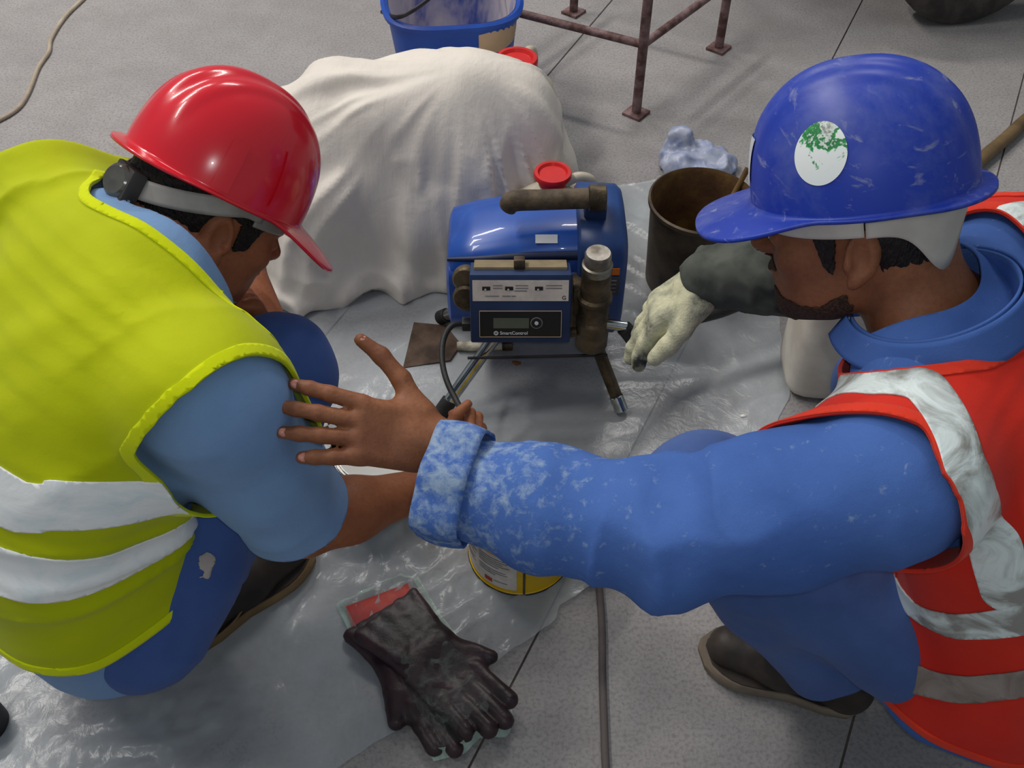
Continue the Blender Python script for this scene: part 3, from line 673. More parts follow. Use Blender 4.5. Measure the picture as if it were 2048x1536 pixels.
# legs
def legs(name, a, b, r, foot=0.0, fm=None):
    o = cyl(name, a, b, r, M['chrome'], spy)
    if foot: cyl('foot_cap', b-nrm(b-a)*0.001, b-nrm(b-a)*(foot+0.001), r*1.25, fm or M['black_rubber'], o)
fa = F(880, 828, 0.014)-so; legs('leg', L(1020, 640, 1.36)+A(0, 0, 0.01), fa, 0.0125, 0.034)
fb = F(1243, 820, 0.012)-so; ob = L(1196, 700, 1.33)
o = cyl('leg', ob+A(-0.01, 0.02, 0.02), fb, 0.0120, M['dirty_steel'], spy); cyl('foot_sleeve', fb+nrm(ob-fb)*0.032, fb-nrm(ob-fb)*0.001, 0.0135, M['chrome'], o)
fc = F(880, 636, 0.012)-so; legs('leg', L(990, 590, 1.46), fc, 0.0125, 0.025)
fd = fb+(fc-fa); legs('leg', fd+A(-0.06, -0.05, 0.13), fd, 0.0125, 0.025)
cyl('tie_rod', L(935, 716, 1.30), L(1215, 710, 1.30), 0.0028, M['dark_metal'], spy, n=10)
# lead from the control box to the plug in the worker's hand
box('lead_gland', L(935, 648, 1.31), (0.010, 0.010, 0.010), M['black_rubber'], spy, 0.003)
tube('lead', [L(938, 648, 1.31), L(906, 650, 1.30), L(888, 676, 1.275), L(884, 716, 1.235), L(893, 760, 1.19), L(915, 806, 1.14), L(938, 845, 1.08), L(950, 866, 1.03)], 0.0055, M['black_rubber'], spy, 10)
# hose leaving the pump to the right, behind the worker
hs = [A(pp[0]+0.055, pp[1]-0.02, pbm[2]+0.05)+so, P(1290, 690, 1.86), P(1370, 642, 1.95), P(1450, 618, 1.98), P(1530, 580, 2.0), P(1640, 500, 2.02), P(1750, 430, 2.12)]
tube('outlet_hose', [h-so for h in hs], 0.0145, M['black_rubber'], spy, 14)

# ================================================================== bagged gloves
M['glove_dark'] = mat('dark_glove_rubber', lin(66, 44, 50), lin(42, 30, 33), 0.42, 0, 14, 0.25, 70)
g0 = F(770, 1215, 0.0)
def dark_glove(name, wrist, tip, label, z, side, wid=1.0):
    a, b = F(*wrist, z), F(*tip, z); x = nrm((b-a)*A(1, 1, 0)); y = A(-x[1], x[0], 0)*side; ln = np.linalg.norm(b-a)
    W = lambda u, v, h=0.0: a+x*u*ln+y*v*wid+A(0, 0, h)
    pr = [cone(W(0.0, 0), W(0.30, 0), 0.020, 0.019, 0.02)]
    def slab(u0, u1, w0, w1, t):
        return [cone(W(u0, -w0+i*w0*2/4), W(u1, -w1+i*w1*2/4), t, t, 0.02) for i in range(5)]
    pr = slab(0.02, 0.38, 0.056, 0.036, 0.012)+slab(0.36, 0.68, 0.037, 0.042, 0.012)
    for v, l in ((-0.038, 0.88), (-0.013, 0.96), (0.013, 0.99), (0.038, 0.92)): pr.append(cone(W(0.66, v*0.95), W(l, v*1.05), 0.0145, 0.0130, 0.006))
    pr.append(cone(W(0.42, 0.038), W(0.66, 0.070), 0.0150, 0.0125, 0.012))
    V, T = extract(pr, 0.004); N0 = vnormals(V, T); V = V+N0*(0.003*fbm(V*12, 2, 4)+0.0012*ridge(V*34, 6))[:, None]
    o = tri(name, V, T, M['glove_dark'], None, a); o.location = a; return tag(o, label, 'glove', None)
dark_glove('work_glove', (770, 1225), (1000, 1455), 'upper dark purple rubber glove in the clear bag, fingers toward the cable', 0.036, 1)
dark_glove('work_glove', (752, 1235), (925, 1490), 'lower dark purple rubber glove in the clear bag, half under its pair', 0.014, -1, 0.9)
# red printed card under the gloves and the clear bag around them
cq = [F(x, y, 0.006) for x, y in ((690, 1214), (818, 1166), (872, 1246), (900, 1500), (868, 1512), (815, 1440), (716, 1290))]; c0 = cq[0]
cd_ = poly('glove_card', [p-c0 for p in cq]+[p-c0+A(0, 0, 0.0012) for p in cq], [tuple(range(6, -1, -1)), tuple(range(7, 14))]+[(i, (i+1) % 7, 7+(i+1) % 7, 7+i) for i in range(7)], mat('red_card', lin(214, 60, 44), lin(170, 40, 44), 0.5, 0, 8)); cd_.location = c0
tag(cd_, 'red printed card lying under the bagged dark gloves', 'card')
n = N('crinkled_clear_film'); b1 = n.noise(34, 5, 0.65, 1.2)
n.set(base=(0.62, 0.80, 0.70), rough=0.10, spec=0.9, alpha=n.ramp(b1, [(0.48, (0.03,)*3), (0.74, (0.20,)*3)])); n.bump(b1, 0.9, 0.012)
bo = np.array([F(x, y)[:2] for x, y in ((672, 1212), (800, 1152), (838, 1160), (880, 1232), (930, 1296), (965, 1330), (1012, 1394), (1030, 1440), (1016, 1478), (960, 1480), (930, 1512), (868, 1528), (838, 1470), (800, 1420), (752, 1338), (706, 1282))])
lo2 = bo.min(0)-0.01; hi2 = bo.max(0)+0.01; st = 0.004; nx, ny = ((hi2-lo2)/st).astype(int)+1
gx, gy = np.meshgrid(lo2[0]+np.arange(nx)*st, lo2[1]+np.arange(ny)*st, indexing='ij'); xy = np.stack([gx.ravel(), gy.ravel()], 1); dd = inside_dist(xy, bo)
q3 = np.concatenate([xy, np.zeros((len(xy), 1))], 1)
zz = 0.006+0.048*sstep(0.0, 0.035, dd)+0.005*ridge(q3*24, 5)*sstep(0, 0.02, dd)+0.003*ridge(q3*60, 6)
V = np.stack([xy[:, 0], xy[:, 1], zz], 1); ids = np.arange(nx*ny).reshape(nx, ny)
a, b, c, d = ids[:-1, :-1].ravel(), ids[1:, :-1].ravel(), ids[1:, 1:].ravel(), ids[:-1, 1:].ravel()
V, T = clip(V, np.concatenate([np.stack([a, b, c], 1), np.stack([a, c, d], 1)]), dd)
cbag = tag(tri('clear_bag', V, T, n.m), 'crinkled clear plastic bag around the dark gloves on the floor', 'bag')

dv = inside_dist(V[:, :2], bo); r_ = clip(V+A(0, 0, 0.002), T, np.minimum(0.012-dv, 1.0)); tri('bag_edge', r_[0], r_[1], film_mat('greenish_film_edge', (0.60, 0.82, 0.70), 0.25, 0.6, 30, 0.15, 0.6), cbag)
# dark tin at the very edge of the sheet
tc = F(-26, 1452, 0.0)
dt = empty('dark_tin', tc, 'small dark round tin on the plastic sheet behind the yellow vest', 'tin')
lathe('tin_body', [(0.032, 0), (0.034, 0.002), (0.034, 0.05), (0.032, 0.052)], M['print_dark'], dt, n=36); lathe('tin_lid', [(0.0335, 0.052), (0.0335, 0.058), (0.031, 0.060), (0.0001, 0.060)], mat('brown_lid', lin(96, 82, 74), lin(80, 68, 62), 0.6), dt, n=36)
# ================================================================== people
class Trunk:
    def __init__(s, st, Lv, n=2.5):
        s.L = nrm(Lv); s.n = n
        C = catmull([q[0] for q in st], 5); k = len(C)
        s.C = C; ti = np.linspace(0, len(st)-1, k); s.W = np.interp(ti, range(len(st)), [q[1] for q in st]); s.Dp = np.interp(ti, range(len(st)), [q[2] for q in st])
        s.Q = C-np.outer(C@s.L, s.L); sl = np.linalg.norm(np.diff(s.Q, axis=0), axis=1); s.s = np.concatenate([[0], np.cumsum(sl)]); s.len = s.s[-1]
    def exact(s, p):
        L = s.L; q = p-np.outer(p@L, L); best = np.full(len(p), 1e9); N_ = len(p)
        t = np.zeros(N_); c = np.zeros((N_, 3)); T = np.zeros((N_, 3)); w = np.zeros(N_); d = np.zeros(N_); e = np.zeros(N_); k = len(s.Q)
        for i in range(k-1):
            a, b = s.Q[i], s.Q[i+1]; ab = b-a; l2 = ab@ab; u0 = (q-a)@ab/l2; u = np.clip(u0, 0, 1)
            dd = ((q-a-u[:, None]*ab)**2).sum(1); m = dd < best; best[m] = dd[m]; um = u[m]
            t[m] = (s.s[i]+um*math.sqrt(l2)); c[m] = s.C[i]+um[:, None]*(s.C[i+1]-s.C[i]); T[m] = ab/math.sqrt(l2)
            w[m] = s.W[i]+um*(s.W[i+1]-s.W[i]); d[m] = s.Dp[i]+um*(s.Dp[i+1]-s.Dp[i])
            ee = np.zeros(m.sum()); x = u0[m]
            if i == 0: ee = np.where(x < 0, x*math.sqrt(l2), ee)
            if i == k-2: ee = np.where(x > 1, (x-1)*math.sqrt(l2), ee)
            e[m] = ee
        Fw = np.cross(L, T); r = p-c
        return t, r@L, (r*Fw).sum(1), e, w, d
    def table(s):
        s.f0 = nrm(np.cross(s.L, A(0, 0, 1))); c0 = s.C.mean(0); s.lo = A(c0@s.f0-0.55, -0.15); s.hs = 0.005; n = (220, 220)
        g = np.stack(np.meshgrid(np.arange(n[0]), np.arange(n[1]), indexing='ij'), -1).reshape(-1, 2)*s.hs+s.lo
        p = np.outer(g[:, 0], s.f0)+np.outer(g[:, 1], A(0, 0, 1)); t, a, b, e, w, d = s.exact(p); s.tab = np.stack([t, b, e, w, d], 1).reshape(n+(5,))
        ti = np.linspace(0, 1, len(s.C)); s.la = s.C@s.L
    def coords(s, p):
        if not hasattr(s, 'tab'): s.table()
        g = (np.stack([p@s.f0, p[:, 2]], 1)-s.lo)/s.hs; i = np.clip(np.floor(g).astype(int), 0, 218); f = np.clip(g-i, 0, 1)[:, :, None]
        x, y = i[:, 0], i[:, 1]; fx, fy = f[:, 0], f[:, 1]
        v = (s.tab[x, y]*(1-fx)+s.tab[x+1, y]*fx)*(1-fy)+(s.tab[x, y+1]*(1-fx)+s.tab[x+1, y+1]*fx)*fy
        t = v[:, 0]; a = p@s.L-np.interp(t, s.s, s.la); return t, a, v[:, 1], v[:, 2], v[:, 3], v[:, 4]
    def fn(s, off=0.0, cap=0.07):
        def f(p):
            t, a, b, e, w, d = s.coords(p); w = w+off; d = d+off
            r = ((np.abs(a)/w)**s.n+(np.abs(b)/d)**s.n)**(1/s.n); r = np.sqrt(r*r+(e/(cap+off))**2)
            return (r-1)*np.minimum(w, d)*0.85
        return f
    def prim(s, off=0.0, k=0.02):
        return S(s.fn(off), s.C.mean(0), s.len/2+s.W.max()+0.10+off, k)
def vbasis(px, py):
    n = nrm(ray(px, py)); r = nrm(CR-n*(CR@n)); u = nrm(CU-n*(CU@n)-r*(CU@r)); return r, u, n
def head_frame(px, py, ang, away, tilt):
    """columns: forward, left, up of a head whose forward axis makes `ang` in the picture, turned `away` from the viewer and leaning `tilt` toward it"""
    r, u, n = vbasis(px, py); a = math.radians(ang); f0 = math.cos(a)*r+math.sin(a)*u; u0 = -math.sin(a)*r+math.cos(a)*u
    if u0@u < 0: u0 = -u0
    w_ = math.radians(away); f1 = math.cos(w_)*f0+math.sin(w_)*n
    t = -n-f1*(-n@f1); t = nrm(t-u0*(t@u0)); e = math.radians(tilt); up = nrm(math.cos(e)*u0+math.sin(e)*t); up = nrm(up-f1*(up@f1))
    return np.stack([f1, np.cross(up, f1), up], 1)
def head_prims(O, R, ears=True, full=True, grow=0.0):
    """head in its own frame (x forward, y left, z up), returned as one primitive"""
    def E(c, r, k): return ell(A(*c), A(*r)+grow, None, k)
    ps = [E((-0.014, 0, 0.048), (0.098, 0.077, 0.088), 0.02), E((0.032, 0, -0.012), (0.060, 0.060, 0.080), 0.03), E((0.046, 0, -0.056), (0.042, 0.046, 0.036), 0.025), E((0.072, 0, -0.078), (0.018, 0.020, 0.016), 0.022), E((0.018, 0.045, -0.05), (0.034, 0.016, 0.028), 0.025), E((0.018, -0.045, -0.05), (0.034, 0.016, 0.028), 0.025), E((-0.055, 0, -0.02), (0.045, 0.05, 0.05), 0.04)]
    if full:
        for s in (-1, 1): ps.append(E((0.060, 0.040*s, -0.008), (0.020, 0.018, 0.016), 0.02))
        ps.append(E((0.078, 0, 0.036), (0.014, 0.046, 0.010), 0.014))
    def fn(p):
        q = (p-O)@R; d = evalS(ps, q)
        if full:
            for s in (-1, 1): d = smax(d, -(np.linalg.norm(q-A(0.097, 0.031*s, 0.016), axis=1)-0.013), 0.014)
            nose = [cone(A(0.084, 0, 0.030), A(0.1075, 0, 0.001), 0.0075, 0.0115, 0.01), ell(A(0.097, 0.011, -0.004), A(0.010, 0.0075, 0.0075), None, 0.008), ell(A(0.097, -0.011, -0.004), A(0.010, 0.0075, 0.0075), None, 0.008),
                    ell(A(0.0865, 0, -0.030), A(0.012, 0.025, 0.0065), None, 0.008), ell(A(0.0845, 0, -0.043), A(0.011, 0.021, 0.0065), None, 0.006)]
            for s_ in nose: d = smin(d, s_.fn(q)-grow, s_.k)
            for s in (-1, 1):  # eyelids and the ball under them
                d = smin(d, ell(A(0.077, 0.031*s, 0.016), A(0.0125, 0.0145, 0.011), None, 0.0).fn(q)-grow, 0.004)
            d = smax(d, -ell(A(0.100, 0, -0.0365), A(0.010, 0.022, 0.0012), None, 0).fn(q), 0.004)
        if ears:
            for s in (-1, 1):
                qq = q-A(-0.014, 0.076*s, 0.0); c, si = math.cos(0.35), math.sin(0.35)*s
                qe = np.stack([qq[:, 0]*c+qq[:, 1]*si, (-qq[:, 0]*si+qq[:, 1]*c)*s, qq[:, 2]+qq[:, 0]*0.2], 1)
                outer = ell(A(-0.004, 0.004, 0.002), A(0.0195, 0.0085, 0.031), None).fn(qe); inner = ell(A(0.001, 0.0125, 0.003), A(0.0125, 0.009, 0.0225), None).fn(qe)
                lobe = ell(A(0.005, 0.002, -0.025), A(0.009, 0.006, 0.009), None).fn(qe); trag = ell(A(0.012, 0.005, -0.003), A(0.005, 0.005, 0.008), None).fn(qe)
                ear = smin(smin(smax(outer, -inner, 0.004), lobe, 0.006), trag, 0.004); d = smin(d, ear, 0.006)
        return d
    return S(fn, O, 0.17, 0.02)
def hand_prims(O, R, curl=(0.15,)*4, spread=0.10, thumb=0.75, tcurl=0.2, sc=1.0, grow=0.0, fl=1.0):
    """hand frame: x from wrist to fingers, y to the thumb side, z out of the back of the hand"""
    X = lambda *v: A(*v)*sc
    palm = [rbox(X(0.052, 0, 0), X(0.044, 0.037, 0.013)+grow, 0.012*sc, None, 0.01), ell(X(0.030, 0.026, -0.008), X(0.030, 0.018, 0.014)+grow, None, 0.012), cone(X(-0.03, 0, 0), X(0.02, 0, 0), 0.024*sc+grow, 0.022*sc+grow, 0.02)]
    fing = []; ys = (0.0295, 0.0100, -0.0095, -0.0280); ln = (0.074, 0.082, 0.077, 0.061); bx = (0.090, 0.095, 0.091, 0.083)
    tips = []
    for i in range(4):
        p = X(bx[i], ys[i], 0.001); yaw = spread*(1.4-i)*0.75; pit = 0.0; ch = []
        for j, f in enumerate((0.46, 0.30, 0.24)):
            pit += curl[i]*(1.0, 1.25, 0.8)[j]; d = A(math.cos(pit)*math.cos(yaw), math.cos(pit)*math.sin(yaw), -math.sin(pit)); q = p+d*ln[i]*f*sc*fl
            r0, r1 = ((0.0098, 0.0088), (0.0088, 0.0080), (0.0080, 0.0068))[j]
            ch.append(cone(p, q, r0*sc+grow, r1*sc+grow, 0.004)); p = q
        tips.append((p, d)); fing.append(ch)
    p = X(0.022, 0.030, -0.006); yaw = thumb; ch = []
    for j, (l, r0, r1) in enumerate(((0.042, 0.0135, 0.0110), (0.034, 0.0105, 0.0095), (0.028, 0.0095, 0.0075))):
        y2 = yaw-tcurl*j; d = A(math.cos(y2), math.sin(y2), -0.12); q = p+d*l*sc; ch.append(cone(p, q, r0*sc+grow, r1*sc+grow, 0.006)); p = q
    tips.append((p, d)); fing.append(ch)
    def fn(P_):
        q = (P_-O)@R; dp = evalS(palm, q); out = dp
        for i, ch in enumerate(fing): out = np.minimum(out, smin(dp, evalS(ch, q), 0.016 if i == 4 else 0.007))
        return out
    s = S(fn, O+R@X(0.085, 0.02, 0), 0.16*sc+0.02, 0.012); s.tips = [(O+R@a, R@b) for a, b in tips]; s.R = R; return s
def hframe(x, y, left=False):
    x = nrm(x); y = np.asarray(y, float); y = nrm(y-x*(y@x)); z = np.cross(x, y); return np.stack([x, y, -z if left else z], 1)

def skin_mat(name, c1, c2, c3):
    n = N(name); n.set(base=n.mix(n.ramp(n.noise(160, 3), [(0.4, (0, 0, 0)), (0.7, (0.35,)*3)]), n.ramp(n.noise(14, 5), [(0.34, c1), (0.66, c2)]), c3), rough=0.55, spec=0.35)
    n.bump(n.noise(240, 3), 0.18, 0.002); return n.m
M['skin_a'] = skin_mat('skin_warm', lin(168, 104, 68), lin(146, 86, 54), lin(124, 70, 46))
M['skin_b'] = skin_mat('skin_deep', lin(150, 96, 64), lin(126, 76, 50), lin(106, 62, 42))
M['nail'] = mat('fingernail', lin(206, 140, 122), lin(196, 130, 112), 0.35)
M['hair'] = mat('black_hair', lin(34, 26, 22), lin(20, 16, 15), 0.55, 0, 90, 0.9, 320, stretch=(1, 1, 0.3))
M['beard'] = mat('beard_stubble', lin(82, 54, 38), lin(44, 30, 23), 0.85, 0, 420, 0.7, 700, lo=0.42, hi=0.58)
M['shirt_a'] = cloth('pale_blue_cotton', lin(130, 164, 206), lin(116, 150, 196))
M['jeans_a'] = cloth('blue_work_trousers', lin(76, 104, 170), lin(64, 90, 152))
M['vest_y'] = cloth('yellow_vest_mesh', lin(196, 206, 6), lin(180, 191, 4), 1200, 0.15, 5, 0.75)
M['bind_y'] = cloth('yellow_binding', lin(222, 234, 14), lin(214, 226, 12), 900, 0.2, 9)
M['vest_r'] = cloth('red_orange_vest', lin(226, 52, 34), lin(210, 40, 30), 1200, 0.15, 6, 0.7)
M['bind_r'] = cloth('red_orange_binding', lin(232, 66, 42), lin(224, 56, 38), 900, 0.2, 9)
def tape_mat(name, c1, c2, lo, hi, sc):
    n = N(name); f = n.noise(sc, 5, 0.6, 0.9); n.set(base=n.ramp(f, [(lo, c1), (hi, c2)]), rough=0.45, metal=0.0, spec=0.8); n.bump(f, 0.5, 0.006); return n.m
M['tape_w'] = tape_mat('silver_white_tape', lin(252, 254, 254), lin(216, 234, 238), 0.50, 0.74, 9)
M['tape_g'] = tape_mat('crinkled_silver_tape', lin(232, 244, 242), lin(150, 150, 144), 0.42, 0.60, 16)
M['tape_d'] = tape_mat('dull_grey_tape', lin(150, 138, 130), lin(122, 110, 102), 0.40, 0.62, 16)

def arm_chain(sh, el, wr, k=0.03): return [cone(sh, el, 0.050, 0.040, k), cone(el, el+(wr-el)*0.3, 0.041, 0.042, k), cone(el+(wr-el)*0.3, wr, 0.042, 0.026, k)]
def leg_chain(hp, kn, an, k=0.04): return [cone(hp, kn, 0.085, 0.056, k), cone(kn, kn+(an-kn)*0.35, 0.055, 0.056, k), cone(kn+(an-kn)*0.35, an, 0.056, 0.030, k)]
def wrinkle(V, T, layers):
    Nn = vnormals(V, T); d = np.zeros(len(V))
    for fn in layers: d += fn(V)
    return V+Nn*d[:, None]
def along(a, b, fa, fr, amp, seed, w0=0.0):
    """folds that ring a limb running a->b"""
    a = np.asarray(a, float); ax = nrm(np.asarray(b)-a); Rr = frame_z(ax); ln = np.linalg.norm(np.asarray(b)-a)
    def f(V):
        q = (V-a)@Rr; rad = np.linalg.norm(q[:, :2], axis=1); m = sstep(-0.05, 0.03, q[:, 2])*sstep(ln+0.05, ln-0.03, q[:, 2])*sstep(0.16, 0.11, rad)
        return amp*m*(ridge(np.stack([q[:, 0]*fr, q[:, 1]*fr, q[:, 2]*fa+q[:, 0]*fr*0.5], 1), seed))
    return f

# ------------------------------------------------------------------ hard hats
def dome(u, v):
    ph = v*math.pi/2; c, s = np.cos(u), np.sin(u)
    r = np.sin(ph)**0.86; z = np.cos(ph)**0.92; ax = np.where(c > 0, 0.121, 0.124); x = ax*r*c; y = 0.104*r*s
    H = 0.138; z0 = 0.058; zz = z0+H*z
    top = sstep(1.0, 0.55, v); b = 0.0050*np.exp(-(y/0.015)**4)*top+0.0030*np.exp(-((np.abs(y)-0.038)/0.010)**4)*top*sstep(0.98, 0.7, v)
    nx = np.stack([x/0.123**2, y/0.104**2, (zz-z0)/H**2], 1); nx /= np.linalg.norm(nx, axis=1, keepdims=True)+1e-9
    return np.stack([x-0.010, y, zz], 1)+nx*b[:, None], nx
def hard_hat(name, O, R, m, label, vis=0.058, droop=0.014):
    nu = 112; u = np.linspace(0, 2*math.pi, nu, endpoint=False); rings = []
    def brim(k, lift):
        base, _ = dome(u, np.ones(nu)); c = np.cos(u)
        wv = vis*sstep(0.20, 0.95, c)+0.010*sstep(0.45, 1.0, -c)+0.006
        out = np.stack([np.cos(u), 0.9*np.sin(u), 0*u], 1); out /= np.linalg.norm(out, axis=1, keepdims=True)
        p = base+out*(wv*k)[:, None]; p[:, 2] += -droop*k*sstep(0.2, 1.0, c)*(1+0.35*k)-0.004*sstep(0.3, 1, -c)*k-0.003+lift
        p[:, 2] += (-0.012)*(p[:, 1]/0.13)**2*sstep(0.3, 1, c)*k
        return p
    for v in np.linspace(0.02, 1.0, 34): rings.append(dome(u, np.full(nu, v))[0])
    rings[-1][:, 2] += 0.0
    for k in (0.0, 0.12, 0.35, 0.7, 0.95, 1.0): rings.append(brim(k, 0.0 if k else 0.002))
    rings.append(brim(1.0, -0.004))
    for k in (0.9, 0.5, 0.1): rings.append(brim(k, -0.0038))
    for v in np.linspace(0.99, 0.06, 14):
        p, n_ = dome(u, np.full(nu, v)); rings.append(p-n_*0.004-(A(0, 0, 0.004) if v > 0.9 else 0))
    V = np.concatenate(rings); k = len(rings); ids = np.arange(k*nu).reshape(k, nu); nx_ = np.roll(ids, -1, 1)
    T = np.concatenate([np.stack([ids[:-1].ravel(), ids[1:].ravel(), nx_[1:].ravel()], 1), np.stack([ids[:-1].ravel(), nx_[1:].ravel(), nx_[:-1].ravel()], 1)])
    caps = np.array([[0, i, i+1] for i in range(1, nu-1)]); capb = np.array([[(k-1)*nu, (k-1)*nu+i+1, (k-1)*nu+i] for i in range(1, nu-1)])
    T = np.concatenate([T, caps, capb])
    root = empty(name, O, label, 'hard hat')
    tri('hat_shell', V@R.T, T, m, root); return root
def hat_patch(root, R, u0, v0, rx, ry, m, name, off=0.0012, rnd=True, warp=0.0):
    def fn(a, b):
        if rnd: x, y = 2*a-1, 2*b-1; x, y = rx*x*np.sqrt(1-y*y/2), ry*y*np.sqrt(1-x*x/2)
        else: x, y = rx*(2*a-1), ry*(2*b-1)
        u = u0+x/0.113; v = v0-y/0.178; p, n_ = dome(u, v); return (p+n_*off)@R.T
    return grid(name, fn, 20 if rnd else 14, 20 if rnd else 8, m, root)
def band(root, R, name, a0, a1, ztop, zbot, ra, rb, m, cx=-0.006, th=0.002):
    def fn(u, v):
        t = np.radians(a0+(a1-a0)*u); z = ztop(t)*(1-v)+zbot(t)*v; return np.stack([cx+ra*np.cos(t), rb*np.sin(t), z], 1)@R.T
    return grid(name, fn, 60, 6, m, root, th)

# ------------------------------------------------------------------ shoes
def shoe(parent, base, heel, toe, mu, ms, name='shoe', h=0.085, wid=0.046):
    heel = np.asarray(heel, float); toe = np.asarray(toe, float); x = nrm(toe-heel); Ln = np.linalg.norm(toe-heel); R = np.stack([x, A(-x[1], x[0], 0), A(0, 0, 1)], 1)
    ux = np.linspace(0, 1, 15)
    hw = np.interp(ux, [0, 0.05, 0.2, 0.42, 0.6, 0.75, 0.9, 0.97, 1], [0.012, 0.027, 0.034, 0.033, 0.042, 0.046, 0.036, 0.022, 0.006])*wid/0.046
    outl = [(u*Ln, w_) for u, w_ in zip(ux, hw)]+[(u*Ln, -w_) for u, w_ in zip(ux[::-1], hw[::-1])]
    def ring(s, z): return [tuple(heel+R@A((px-Ln/2)*s+Ln/2, py*s, z)-base) for px, py in outl]
    o = loft(name, [ring(0.93, 0.022), ring(0.96, 0.030)], mu, parent)  # welt bed
    sole = loft('sole', [ring(0.97, 0.004), ring(1.035, 0.008), ring(1.05, 0.022), ring(1.0, 0.027)], ms, o)
    W = lambda a, b, c: heel+R@A(a*Ln, b, c)
    pr = [cone(W(0.10, 0, 0.045), W(0.14, 0, h), 0.034, 0.036, 0.02), cone(W(0.12, 0, 0.045), W(0.5, 0, 0.045), 0.034, 0.032, 0.03), cone(W(0.5, 0, 0.048), W(0.84, 0, 0.040), 0.038, 0.034, 0.03), cone(W(0.2, 0, h), W(0.55, 0, 0.062), 0.034, 0.028, 0.03)]
    V, T = extract(pr, 0.005); V, T = clip(V, T, V[:, 2]-0.022); tri('shoe_upper', V, T, mu, o, base)
    tube('welt_stitch', [W(0.06, -0.036*wid/0.046, 0.032)-base, W(0.3, -0.036*wid/0.046, 0.034)-base, W(0.42, -0.036, 0.05)-base], 0.002, ms, o, 6)
    return o

# ================================================================== the worker in the yellow vest
FWY = nrm(A(0.70, 0.72, 0)); FWR = nrm(A(-0.86, 0.50, 0)); LVY = A(-FWY[1], FWY[0], 0); LVR = A(-FWR[1], FWR[0], 0)
TRY = Trunk([(A(-0.600, 0.775, 0.20), 0.170, 0.135), (A(-0.615, 0.775, 0.30), 0.175, 0.135), (A(-0.600, 0.785, 0.43), 0.168, 0.125), (A(-0.545, 0.820, 0.555), 0.176, 0.120), (A(-0.480, 0.880, 0.650), 0.150, 0.095), (A(-0.445, 0.930, 0.680), 0.090, 0.072)], LVY)
TRR = Trunk([(A(0.665, 0.685, 0.18), 0.165, 0.135), (A(0.670, 0.695, 0.29), 0.170, 0.135), (A(0.655, 0.715, 0.42), 0.165, 0.125), (A(0.605, 0.755, 0.54), 0.174, 0.120), (A(0.530, 0.800, 0.640), 0.150, 0.088), (A(0.478, 0.832, 0.685), 0.095, 0.058)], LVR)
shRy = P(422, 795, 1.14); shLy = P(95, 430, 1.31); elRy = P(608, 1046, 1.36); elLy = A(-0.47, 1.24, 0.50)
shLr = P(1775, 970, 1.06); shRr = P(2010, 530, 1.27); elLr = P(1335, 1075, 1.13); elRr = A(0.50, 1.10, 0.53)
VKY = [TRY.prim(0.023, 0.03), cone(TRY.C[-4], shRy, 0.074, 0.076, 0.05), cone(TRY.C[-4], shLy, 0.074, 0.076, 0.05), cone(shRy, shRy+(elRy-shRy)*0.4, 0.084, 0.084, 0.05), cone(shLy, shLy+(elLy-shLy)*0.4, 0.082, 0.082, 0.05)]
VKR = [TRR.prim(0.024, 0.03), cone(TRR.C[-4], shLr, 0.078, 0.082, 0.05), cone(TRR.C[-4], shRr, 0.078, 0.080, 0.05), cone(shLr, shLr+(elLr-shLr)*0.35, 0.090, 0.092, 0.05), cone(shRr, shRr+(elRr-shRr)*0.35, 0.080, 0.080, 0.05), ell(A(0.60, 0.600, 0.20), A(0.10, 0.08, 0.16), None, 0.05)]
